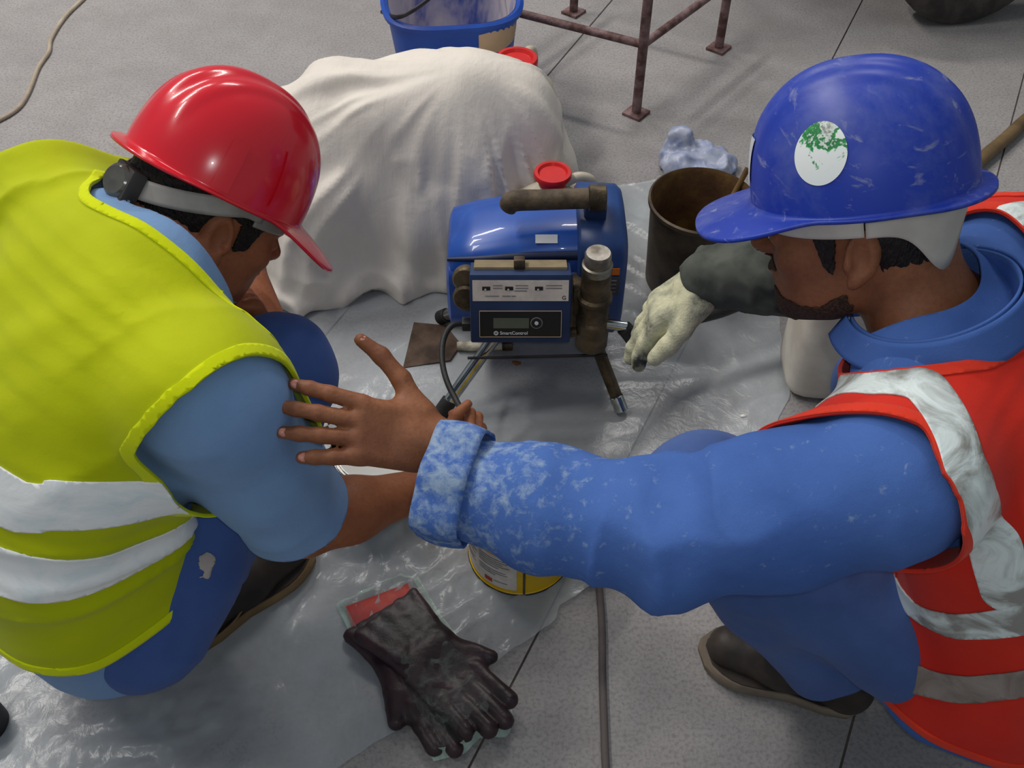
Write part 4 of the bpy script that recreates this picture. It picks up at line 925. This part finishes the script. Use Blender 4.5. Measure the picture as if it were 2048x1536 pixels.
def person_yellow():
    base = A(-0.55, 0.80, 0.0)
    root = empty('person', base, 'squatting worker in a yellow reflective vest, pale blue shirt and red hard hat', 'person')
    fw, Lv, tr = FWY, LVY, TRY
    shR, shL, elR, elL = shRy, shLy, elRy, elLy; wrR = P(885, 966, 1.50)
    HO = P(410, 446, 1.305); HR = head_frame(410, 446, -24.6, 27.6, 9.3)
    nb = A(-0.447, 0.925, 0.672)
    hipR, hipL = A(-0.525, 0.700, 0.22), A(-0.69, 0.855, 0.22); knR = P(560, 735, 1.40); knL = A(-0.58, 1.20, 0.44)
    hl, te = F(362, 1304), F(622, 1096); fx = nrm(te-hl); anR = hl+fx*0.05+A(0, 0, 0.10); anL = A(-0.78, 1.02, 0.10)
    wrL = P(556, 690, 1.47)
    # right hand closes on the lead; left hand rests by the chin
    hR = hand_prims(wrR, hframe(P(972, 862, 1.53)-wrR, CU*0.9-CF*0.3), (0.75, 0.8, 0.85, 0.9), 0.05, 0.5, 0.35, 0.95)
    hL = hand_prims(wrL, hframe(P(505, 610, 1.43)-wrL, A(-0.5, 0.6, 0.4), True), (0.8, 0.85, 0.9, 0.95), 0.04, 0.15, 0.3, 0.95)
    body = [tr.prim(-0.02), cone(nb+A(-0.02, -0.01, -0.03), HO+HR@A(-0.045, 0, -0.02), 0.062, 0.056, 0.03), head_prims(HO, HR)]
    body += [cone(tr.C[-4], shR, 0.055, 0.052, 0.03), cone(tr.C[-4], shL, 0.055, 0.052, 0.03)]+arm_chain(shR, elR, wrR)+arm_chain(shL, elL, wrL)
    body += leg_chain(hipR, knR, anR)+leg_chain(hipL, knL, anL)+[cone(anR, anR+fx*0.11-A(0, 0, 0.055), 0.026, 0.020, 0.02), cone(anL, anL+fx*0.11-A(0, 0, 0.055), 0.026, 0.020, 0.02), hR, hL]
    V, T = extract(body, 0.0031); tri('body', V, T, M['skin_a'], root, base)
    # hair
    V, T = extract([head_prims(HO, HR, False, False, 0.004)], 0.004); q = (V-HO)@HR
    zl = np.interp(q[:, 0], [-0.13, -0.06, -0.045, -0.036, -0.028, 0.006, 0.012, 0.030, 0.036, 0.07, 0.12], [-0.060, -0.055, -0.045, -0.01, 0.030, 0.032, -0.008, -0.002, 0.026, 0.055, 0.06])
    V, T = clip(V, T, q[:, 2]-zl+0.004*noise3(q*120, 3)); V = wrinkle(V, T, [lambda v: 0.0012*noise3(v*260, 2)]); tri('hair', *shell(V, T, 0.003), M['hair'], root, base)
    # shirt
    sk = [tr.prim(0.010, 0.03), cone(tr.C[-4], shR, 0.064, 0.068, 0.04), cone(tr.C[-4], shL, 0.064, 0.068, 0.04), cone(shR, shR+(elR-shR)*0.55, 0.071, 0.070, 0.05), cone(shR+(elR-shR)*0.55, elR+(elR-shR)*0.22, 0.070, 0.070, 0.03), cone(shL, elL, 0.070, 0.066, 0.04)]
    V, T = extract(sk, 0.0055)
    ax = nrm(elR-shR); hem = elR-ax*0.030; nax = nrm(ax*0.9+nrm(P(700, 960, 1.3)-P(520, 1065, 1.3))*-0.0)
    axl = nrm(elL-shL); g = np.minimum(np.where(np.linalg.norm(V-elR, axis=1) < 0.20, (hem-V)@nax, 1.0), np.where(np.linalg.norm(V-elL, axis=1) < 0.11, (elL-axl*0.03-V)@axl, 1.0))
    nn = nrm(A(0.44, 0.90, 0)); g = np.minimum(g, 0.648+0.65*(tr.coords(V)[1]-0.06+np.sqrt((tr.coords(V)[1]-0.06)**2+0.0012))-V@nn)
    tt = tr.coords(V)[0]; g = np.minimum(g, np.where(np.linalg.norm(V-elR, axis=1) > 0.2, V[:, 2]-0.115, 1))
    V, T = clip(V, T, g)
    V = wrinkle(V, T, [along(shR, elR, 13, 8, 0.005, 3), lambda v: 0.004*fbm(v*13, 2, 5), along(tr.C[0], tr.C[6], 18, 5, 0.004, 8)])
    tri('shirt', *shell(V, T, 0.003), M['shirt_a'], root, base)
    Nc = vnormals(V, T); r_ = clip(V+Nc*0.007, T, np.minimum(V@nn-0.606-0.65*(tr.coords(V)[1]-0.06+np.sqrt((tr.coords(V)[1]-0.06)**2+0.0012)), 0.15-np.abs(tr.coords(V)[1]))); tri('collar', *shell(r_[0], r_[1], 0.005), M['shirt_a'], root, base)
    # trousers
    lg = [tr.prim(0.0, 0.04)]
    lg = [ell(A(-0.605, 0.775, 0.20), A(0.15, 0.14, 0.12), None, 0.05)]
    for hp, kn, an in ((hipR, knR, anR), (hipL, knL, anL)): lg += [cone(hp, kn, 0.100, 0.074, 0.04), cone(kn, kn+(an-kn)*0.5, 0.070, 0.064, 0.03), cone(kn+(an-kn)*0.5, an+(an-kn)*0.10, 0.064, 0.056, 0.03)]
    V, T = extract(lg, 0.0055)
    g = np.ones(len(V))
    for kn, an in ((knR, anR), (knL, anL)):
        d_ = nrm(an-kn); g = np.minimum(g, np.where(np.linalg.norm(V-an, axis=1) < 0.14, (an-d_*0.030-V)@d_, 1))
    hole = P(412, 1135, 1.50)
    V, T = clip(V, T, np.minimum(g, V[:, 2]-0.012))
    V = wrinkle(V, T, [along(hipR, knR, 14, 8, 0.005, 3), along(knR, anR, 20, 8, 0.005, 6), lambda v: 0.003*fbm(v*14, 2, 9)])
    trs = tri('trousers', *shell(V, T, 0.003), M['jeans_a'], root, base)
    # added pale patch standing in for floor seen through a tear
    rr = nrm(ray(412, 1132)); q = V-CAM; al = q@rr; off = np.linalg.norm(q-np.outer(al, rr), axis=1); near = al[off < 0.02].min() if (off < 0.02).any() else 1.5
    hp_ = CAM+rr*near; Nt = vnormals(V, T); qn = V-hp_; r_ = clip(V+Nt*0.0015, T, 0.018+0.008*noise3(V*85, 4)+0.006*noise3(V*210, 8)-np.linalg.norm(qn*A(1.5, 1.1, 0.75), axis=1))
    if len(r_[1]): tri('tear', *shell(r_[0], r_[1], 0.002), mat('pale_tear_fill', lin(186, 176, 172), lin(160, 150, 150), 0.9), trs, base)
    shoe(root, base, hl, te, mat('black_shoe_leather', lin(52, 44, 40), lin(34, 28, 26), 0.6, 0, 16), mat('tan_sole', lin(134, 110, 76), lin(112, 90, 60), 0.75), wid=0.050)
    shoe(root, base, A(-0.82, 0.97, 0), A(-0.66, 1.20, 0), M['print_dark'], M['dirty_steel'])
    # vest
    V, T = extract(VKY, 0.0055); t, a, b, e, w_, d_ = tr.coords(V)
    V = wrinkle(V, T, [lambda v: 0.004*fbm(v*9, 2, 15), lambda v: 0.007*ridge(np.stack([t*22+a*5, a*4, b*3], 1), 4)*sstep(0.36, 0.24, t)*sstep(0.02, 0.1, t), lambda v: 0.006*ridge(np.stack([a*14+t*10, t*4, b*3], 1), 14)*sstep(0.28, 0.42, t)])
    t, a, b, e, w_, d_ = tr.coords(V)
    tl = tr.len
    Aw = np.interp(t, [0.0, 0.40, 0.43, 0.47, 0.52, 0.56, tl+0.1], [0.215, 0.212, 0.205, 0.222, 0.240, 0.245, 0.245]); arm_r = Aw-np.abs(a)
    nk = np.where(np.abs(a) < 0.20, 0.622+0.65*(a-0.06+np.sqrt((a-0.06)**2+0.0012))-V@nn, 1)
    hemz = t-0.105-0.12*(a+0.15)+np.where(e < 0, e, 0)
    op = np.where(b > 0.03, np.abs(a)-0.012, 1)     # open front edge
    gv = np.minimum.reduce([arm_r, nk, hemz, op])
    cov = clip(V, T, gv, t, a, b, gv)
    Vv, Tv, tv, av, bv, gg = cov
    vest = tri('vest', *shell(Vv, Tv, 0.003), M['vest_y'], root, base)
    Nv = vnormals(Vv, Tv)
    def strip(name, g2, m, off): 
        r_ = clip(Vv+Nv*off, Tv, g2)
        if len(r_[1]): tri(name, *shell(r_[0], r_[1], 0.002), m, vest, base)
    strip('binding', 0.013-gg, M['bind_y'], 0.0018)
    ctr = (tv-0.335-0.45*np.maximum(0, -av-0.13), tv-0.237+0.02*np.sin(av*9))
    for cc, hw in zip(ctr, (0.030, 0.029)): strip('reflective_band', np.minimum(hw-np.abs(cc), gg), M['tape_w'], 0.0022)
    # hard hat
    red = N('red_hat_plastic'); f = red.noise(7, 4); red.set(base=red.ramp(f, [(0.3, lin(228, 34, 52)), (0.7, lin(218, 26, 42))]), rough=0.22, spec=0.5, coat=0.3)
    hat = hard_hat('hard_hat', HO, HR, red.m, 'glossy red hard hat with a grey ratchet headband on the worker in yellow', 0.060, 0.022)
    gb = mat('grey_headband', lin(168, 164, 160), lin(138, 134, 130), 0.5)
    bz = lambda t: 0.054-0.046*np.clip(-np.cos(t), 0, 1)
    band(hat, HR, 'headband', 78, 282, lambda t: bz(t)+0.014, lambda t: bz(t)-0.012, 0.112, 0.094, gb)
    band(hat, HR, 'headband_front', -80, 80, lambda t: 0.05+0*t, lambda t: 0.034+0*t, 0.100, 0.088, gb)
    kb = HR@A(-0.120, -0.012, 0.008); ax2 = HR@A(-0.92, -0.35, 0)
    box('ratchet_block', kb, (0.010, 0.028, 0.022), mat('dark_ratchet', lin(70, 66, 64), lin(50, 48, 46), 0.5), hat, 0.004, HR)
    lathe('ratchet_knob', [(0.019, 0), (0.021, 0.003), (0.021, 0.010), (0.017, 0.014), (0.006, 0.015), (0.0001, 0.017)], mat('smoky_knob', lin(128, 126, 120), lin(90, 88, 84), 0.2, 0.5), hat, kb+ax2*0.006, ax2, 28)
    for s in (-1, 1):
        for uu in (1.95,): hat_patch(hat, HR, uu*s, 0.86, 0.010, 0.024, red.m, 'side_slot', 0.0035, False)
        hat_patch(hat, HR, 1.40*s, 0.80, 0.003, 0.030, red.m, 'side_rib', 0.003, False)
def collar(root, base, c, axis, fwd, ra, rb, h, m, gap=22):
    R = frame_z(axis); f = np.asarray(fwd)@R; ph = math.atan2(f[1], f[0])
    def fn(u, v):
        t = np.radians(gap+(360-2*gap)*u)+ph; s = 1.0-0.02*v
        z = h*v+0.010*np.cos(t-ph)*(-1)*v-0.02*np.cos(t-ph)*1.0
        r1 = ra*(1.04+0.02*(1-v)); return c+(np.stack([r1*s*np.cos(t), rb*s*np.sin(t)*1.05, z], 1)@R.T)
    def fn2(u, v):
        p = fn(u, 1-v*0.8); o_ = p-c; o_ = o_-np.outer(o_@R[:, 2], R[:, 2]); o_ /= np.linalg.norm(o_, axis=1, keepdims=True)
        return p+o_*(0.003+0.016*v)[:, None]
    grid('collar_stand', fn, 60, 8, m, root, 0.003, base=base); grid('collar', fn2, 60, 8, m, root, 0.003, base=base)

# ================================================================== the worker in the red vest
def person_red():
    base = A(0.55, 0.78, 0.0)
    root = empty('person', base, 'squatting worker in a red reflective vest and blue shirt, one arm stretched out', 'person')
    fw, Lv, tr = FWR, LVR, TRR
    shL, shR, elL, elR = shLr, shRr, elLr, elRr; wrL = P(872, 884, 1.18); wrR = P(1412, 560, 1.52)
    HO = P(1708, 472, 1.157); HR = head_frame(1708, 472, 183.2, 8, 19)
    nb = A(0.478, 0.828, 0.690)
    hipL, hipR = A(0.61, 0.62, 0.23), A(0.735, 0.76, 0.23); knL = P(1402, 985, 1.34); knR = A(0.61, 1.10, 0.27)
    te, hl = F(1402, 1300), F(1715, 1412); fx = nrm(te-hl); anL = hl+fx*0.055+A(0, 0, 0.10); anR = A(0.86, 1.00, 0.10)
    # bare left hand, back toward the camera, thumb up; gloved right hand by the pump
    hL = hand_prims(wrL, hframe(P(562, 836, 1.12)-wrL, nrm(CU*0.97+CF*0.10), True), (0.12, 0.08, 0.10, 0.14), 0.13, 0.95, 0.22, 1.06)
    Rg = hframe(P(1205, 705, 1.63)-wrR, nrm(-CU*0.55-CF*0.7)); 
    hR = hand_prims(wrR, Rg, (0.22, 0.20, 0.26, 0.34), 0.20, 0.60, 0.25, 1.0)
    body = [tr.prim(-0.02), cone(nb+A(0.02, -0.01, -0.03), HO+HR@A(-0.045, 0, -0.02), 0.066, 0.058, 0.03), head_prims(HO, HR)]
    body += [cone(tr.C[-4], shL, 0.055, 0.052, 0.03), cone(tr.C[-4], shR, 0.055, 0.052, 0.03)]+[cone(shL, elL, 0.050, 0.040, 0.03), cone(elL, P(965, 968, 1.185), 0.041, 0.030, 0.03), cone(P(965, 968, 1.185), wrL, 0.030, 0.026, 0.02)]+arm_chain(shR, elR, wrR)
    body += leg_chain(hipL, knL, anL)+leg_chain(hipR, knR, anR)+[cone(anL, anL+fx*0.11-A(0, 0, 0.055), 0.026, 0.020, 0.02), hL, hR]
    V, T = extract(body, 0.0031); bd = tri('body', V, T, M['skin_b'], root, base)
    for i, (tp, dv) in enumerate(hL.tips):
        up = hL.R[:, 2] if i < 4 else nrm(hL.R[:, 2]*0.7+hL.R[:, 1]*0.3); Rn = np.stack([nrm(dv), np.cross(up, nrm(dv)), up], 1)
        V, T = extract([ell(tp-dv*0.002+up*0.0052, A(0.0068, 0.0052, 0.0026), Rn, 0)], 0.0016, pad=0.006); tri('fingernail', V, T, M['nail'], bd, base)
    for s in (-1, 1):
        V, T = extract([ell(HO+HR@A(0.0795, 0.031*s, 0.016), A(0.0115, 0.010, 0.0045), HR, 0)], 0.002, pad=0.006); tri('eye', V, T, M['print_white'], bd, base)
        V, T = extract([ell(HO+HR@A(0.088, 0.031*s, 0.016), A(0.0035, 0.0042, 0.0042), HR, 0)], 0.0014, pad=0.006); tri('iris', V, T, M['hair'], bd, base)
        V, T = extract([cone(HO+HR@A(0.091, 0.016*s, 0.034), HO+HR@A(0.078, 0.048*s, 0.037), 0.0035, 0.0028, 0)], 0.0018, pad=0.006); tri('eyebrow', V, T, M['hair'], root, base)
    V, T = extract([head_prims(HO, HR, False, False, 0.004)], 0.004); q = (V-HO)@HR
    zl = np.interp(q[:, 0], [-0.13, -0.07, -0.048, -0.036, -0.028, 0.008, 0.013, 0.024, 0.034, 0.07, 0.12], [-0.055, -0.055, -0.06, -0.02, 0.030, 0.032, -0.020, -0.012, 0.030, 0.055, 0.06])
    V, T = clip(V, T, q[:, 2]-zl+0.004*noise3(q*120, 3)); V = wrinkle(V, T, [lambda v: 0.0012*noise3(v*260, 2)]); tri('hair', *shell(V, T, 0.003), M['hair'], root, base)
    V, T = extract([head_prims(HO, HR, False, True, 0.0016)], 0.003); q = (V-HO)@HR
    ny = 0.004*noise3(q*90, 5)+0.003*noise3(q*240, 6)
    must = np.minimum.reduce([q[:, 0]-0.068, -0.0125-q[:, 2], q[:, 2]+0.0255, 0.032-np.abs(q[:, 1])])
    jaw = np.minimum.reduce([-0.052-0.35*(0.075-q[:, 0])*0-q[:, 2]+np.interp(q[:, 0], [0.0, 0.03, 0.06, 0.09], [0.010, -0.008, -0.010, 0.0]), q[:, 0]-0.000, q[:, 2]+0.105])
    burn = np.minimum.reduce([q[:, 0]-0.012, 0.020-q[:, 0], -q[:, 2]-0.005, q[:, 2]+0.06])
    V, T = clip(V, T, np.maximum.reduce([must, jaw])+ny); tri('beard', *shell(V, T, 0.0012), M['beard'], root, base)
    # shirt with a paint-splashed cuff
    n = N('blue_workshirt'); a_ = n.noise(6, 5); f = n.noise(900, 2)
    c = n.mix(n.math('MULTIPLY', f, 0.35), n.ramp(a_, [(0.35, lin(84, 120, 190)), (0.68, lin(70, 104, 174))]), lin(54, 82, 146))
    vm = n.new('ShaderNodeVectorMath', operation='DISTANCE'); n.ln(n.tc.outputs['Object'], vm.inputs[0]); vm.inputs[1].default_value = tuple(wrL-base)
    nearw = n.new('ShaderNodeMapRange'); n.ln(vm.outputs['Value'], nearw.inputs[0]); nearw.inputs[1].default_value = 0.04; nearw.inputs[2].default_value = 0.27; nearw.inputs[3].default_value = 0.22; nearw.inputs[4].default_value = -0.02
    sp_ = n.math('ADD', n.noise(62, 6, 0.68, 0.3), nearw.outputs[0]); c = n.mix(n.ramp(sp_, [(0.60, (0, 0, 0)), (0.82, (0.62,)*3)]), c, lin(176, 196, 206))
    n.set(base=c, rough=0.9, spec=0.15); n.bump(n.math('ADD', n.math('MULTIPLY', f, 0.25), n.noise(45, 3)), 0.25, 0.004); M['shirt_b'] = n.m
    slE = P(885, 964, 1.185); wx = nrm(slE-elL)
    sk = [tr.prim(0.010, 0.03), cone(tr.C[-4], shL, 0.066, 0.070, 0.05), cone(tr.C[-4], shR, 0.066, 0.070, 0.05), cone(shL, shL+(elL-shL)*0.5, 0.076, 0.075, 0.05), cone(shL+(elL-shL)*0.5, elL, 0.075, 0.068, 0.04), cone(elL, elL+(slE-elL)*0.5, 0.064, 0.054, 0.03), cone(elL+(slE-elL)*0.5, slE+wx*0.03, 0.054, 0.058, 0.03),
          cone(shR, elR, 0.074, 0.062, 0.04), cone(elR, wrR+nrm(wrR-elR)*0.03, 0.060, 0.050, 0.03)]
    V, T = extract(sk, 0.0055); wxr = nrm(wrR-elR)
    g = np.minimum(np.where(np.linalg.norm(V-slE, axis=1) < 0.16, (slE+wx*0.004-V)@wx, 1), np.where(np.linalg.norm(V-wrR, axis=1) < 0.20, (wrR-wxr*0.115-V)@wxr, 1))
    g = np.minimum(g, np.linalg.norm(V-(nb+(HO-nb)*0.40), axis=1)-0.088)
    V, T = clip(V, T, np.minimum(g, V[:, 2]-0.06))
    V = wrinkle(V, T, [along(shL, elL, 13, 8, 0.006, 3), along(elL-wx*0.07, elL+wx*0.18, 17, 8, 0.012, 16), along(elL, slE, 15, 9, 0.006, 6), lambda v: 0.004*fbm(v*13, 2, 5)])
    tri('shirt', *shell(V, T, 0.003), M['shirt_b'], root, base)
    # turned cuff
    cR = frame_z(wx)
    def cf(u, v):
        t = u*2*math.pi; r_ = 0.0655+0.004*np.sin(3*t+1)+0.003*np.sin(7*t)+0.004*np.sin(v*math.pi); return slE+wx*0.012+(np.stack([r_*np.cos(t), r_*np.sin(t), -0.055*v], 1)@cR.T)
    grid('cuff', cf, 64, 8, M['shirt_b'], root, 0.004, True, base)
    collar(root, base, nb+A(-0.004, -0.012, 0.004), nrm((HO+HR@A(-0.05, 0, -0.03))-nb+A(0, -0.02, 0.16)), fw, 0.089, 0.083, 0.046, M['shirt_b'])
    # trousers
    M['jeans_b'] = cloth('blue_worn_trousers', lin(82, 108, 166), lin(68, 92, 148))
    lg = [ell(A(0.67, 0.685, 0.20), A(0.15, 0.14, 0.12), None, 0.05)]
    for hp, kn, an in ((hipL, knL, anL), (hipR, knR, anR)): lg += [cone(hp, kn, 0.100, 0.078, 0.04), cone(kn, kn+(an-kn)*0.5, 0.076, 0.080, 0.03), cone(kn+(an-kn)*0.5, an+(an-kn)*0.10, 0.078, 0.066, 0.03)]
    V, T = extract(lg, 0.0055); g = np.ones(len(V))
    for kn, an in ((knL, anL), (knR, anR)):
        d_ = nrm(an-kn); g = np.minimum(g, np.where(np.linalg.norm(V-an, axis=1) < 0.15, (an-d_*0.018-V)@d_, 1))
    V, T = clip(V, T, np.minimum(g, V[:, 2]-0.012)); V = wrinkle(V, T, [along(hipL, knL, 14, 8, 0.005, 3), along(knL, anL, 17, 8, 0.007, 6), lambda v: 0.003*fbm(v*14, 2, 9)])
    tri('trousers', *shell(V, T, 0.003), M['jeans_b'], root, base)
    bl = mat('scuffed_black_leather', lin(66, 58, 52), lin(38, 32, 30), 0.55, 0, 14)
    so_ = mat('grey_sole', lin(134, 120, 104), lin(108, 96, 84), 0.8)
    shoe(root, base, hl, te, bl, so_, wid=0.052); shoe(root, base, A(0.92, 0.95, 0), A(0.70, 1.12, 0), bl, so_)
    # glove on the right hand
    hg = hand_prims(wrR, Rg, (0.22, 0.20, 0.26, 0.34), 0.20, 0.60, 0.25, 1.04, 0.0045); V, T = extract([hg], 0.0035)
    V = wrinkle(V, T, [lambda v: 0.0012*ridge(v*38, 3)])
    n = N('soiled_cotton_glove'); z = n.noise(16, 5, 0.6, 0.4); n.set(base=n.ramp(z, [(0.42, lin(214, 212, 178)), (0.55, lin(168, 168, 146)), (0.64, lin(70, 72, 68))]), rough=0.9, spec=0.1); n.bump(n.noise(300, 2), 0.4, 0.003)
    gl = tri('glove', V, T, n.m, root, base)
    V, T = extract([cone(wrR-Rg[:, 0]*0.01, wrR-nrm(wrR-elR)*0.13, 0.046, 0.066, 0.0)], 0.005); V = wrinkle(V, T, [lambda v: 0.004*ridge(v*30, 3)]); tri('glove_cuff', V, T, mat('grimy_cuff', lin(88, 92, 84), lin(58, 62, 58), 0.9, 0, 18), gl, base)
    # vest
    V, T = extract(VKR, 0.0055); t, a, b, e, w_, d_ = tr.coords(V)
    V = wrinkle(V, T, [lambda v: 0.0035*fbm(v*9, 2, 15), lambda v: 0.006*ridge(np.stack([a*13+t*8, t*5, b*12], 1), 4)*sstep(0.30, 0.16, t)])
    t, a, b, e, w_, d_ = tr.coords(V); tl = tr.len
    Aw = np.interp(t, [0.0, 0.30, 0.36, 0.42, 0.50, 0.55, 0.587, 0.60], [0.23, 0.22, 0.212, 0.246, 0.262, 0.246, 0.216, 0.170]); armh = Aw-np.abs(a)
    nk = np.where(np.abs(a) < 0.26, 0.806+0.9*np.maximum(0, -a-0.05)+0.35*np.maximum(0, a-0.10)-V@A(-0.328, 0.544, 0.772), 1)
    hemz = t-0.055+np.where(e < 0, e, 0)+0.008*np.sin(a*14)
    op = np.where((b > 0.06) & (t < 0.30), np.abs(a)-0.112, np.where(b > 0.03, np.abs(a)-0.03, 1))
    gv = np.minimum.reduce([armh, nk, hemz, op]); Vv, Tv, tv, av, bv, gg = clip(V, T, gv, t, a, b, gv)
    vest = tri('vest', *shell(Vv, Tv, 0.003), M['vest_r'], root, base); Nv = vnormals(Vv, Tv)
    def strip(name, g2, m, off):
        r_ = clip(Vv+Nv*off, Tv, g2)
        if len(r_[1]): tri(name, *shell(r_[0], r_[1], 0.002), m, vest, base)
    strip('binding', 0.014-gg, M['bind_r'], 0.0018)
    strip('reflective_band', np.minimum(0.024-np.abs(tv-0.292+0.45*bv), gg), M['tape_g'], 0.0022)
    strip('dull_band', np.minimum(0.022-np.abs(tv-0.183+0.66*bv), gg), M['tape_d'], 0.0022)
    line = [A(0.340, 0.760, 0.62), A(0.364, 0.725, 0.690), A(0.385, 0.700, 0.720), A(0.420, 0.681, 0.730), A(0.430, 0.644, 0.733), A(0.440, 0.598, 0.722), A(0.463, 0.570, 0.686), A(0.492, 0.572, 0.63), A(0.519, 0.588, 0.579), A(0.545, 0.570, 0.525)]
    cz_ = tr.C.mean(0)@tr.L
    for mir in (False, True):
        ln_ = [p-2*(p@tr.L-cz_)*tr.L for p in line] if mir else line; d2 = np.full(len(Vv), 9.0)
        for p0, p1 in zip(ln_[:-1], ln_[1:]): d2 = np.minimum(d2, cone(p0, p1, 0, 0).fn(Vv))
        strip('shoulder_band', np.minimum.reduce([np.where(np.sign(av) == (-1 if mir else 1), 0.025-np.abs(d2)*0.93, -1), tv-0.292+0.45*bv-0.022, gg-0.002]), M['tape_g'], 0.0020)
    # hard hat
    blu = N('blue_hat_plastic'); f1 = blu.noise(11, 6, 0.65, 0.3); f2 = blu.noise(30, 5, 0.6, 0.8, stretch=(1, 1, 2.5))
    c = blu.ramp(blu.noise(4, 3), [(0.3, lin(36, 66, 178)), (0.7, lin(30, 54, 160))]); c = blu.mix(blu.ramp(f1, [(0.46, (0, 0, 0)), (0.70, (0.55,)*3)]), c, lin(112, 124, 180)); c = blu.mix(blu.ramp(f2, [(0.60, (0, 0, 0)), (0.72, (0.5,)*3)]), c, lin(168, 172, 190))
    blu.set(base=c, rough=0.42, spec=0.4)
    hat = hard_hat('hard_hat', HO, HR, blu.m, 'scuffed blue hard hat with a round silver sticker on the worker in red', 0.060, 0.010)
    sv = N('silver_green_sticker'); z1 = sv.math('ADD', sv.noise(46, 5, 0.65, 0.4), sv.math('MULTIPLY', sv.math('SUBTRACT', sv.new('ShaderNodeSeparateXYZ').outputs[2], float((HR@A(0.02, 0.1, 0.118))[2])), 6.0)); sx_ = [q for q in sv.t.nodes if q.type == 'SEPXYZ'][0]; sv.ln(sv.tc.outputs['Object'], sx_.inputs[0])
    c = sv.ramp(z1, [(0.55, lin(250, 255, 252)), (0.58, lin(50, 160, 84)), (0.66, lin(34, 120, 62)), (0.69, lin(235, 250, 240)), (0.76, lin(150, 148, 138))])
    sv.set(base=c, rough=0.35, spec=0.7)
    hat_patch(hat, HR, 1.34, 0.70, 0.029, 0.029, sv.m, 'round_sticker'); hat_patch(hat, HR, 0.05, 0.80, 0.032, 0.020, M['print_white'], 'front_sticker', 0.0015, False)
    wb = mat('white_harness', lin(206, 200, 190), lin(182, 176, 166), 0.5)
    band(hat, HR, 'headband', -100, 100, lambda t: 0.05+0*t, lambda t: 0.030+0*t, 0.104, 0.094, wb)
    band(hat, HR, 'nape_strap', 100, 260, lambda t: 0.045+0*t, lambda t: 0.028-0.052*np.exp(-((np.abs(t-math.pi)-0.62)/0.30)**2), 0.112, 0.092, wb)

person_yellow()
person_red()
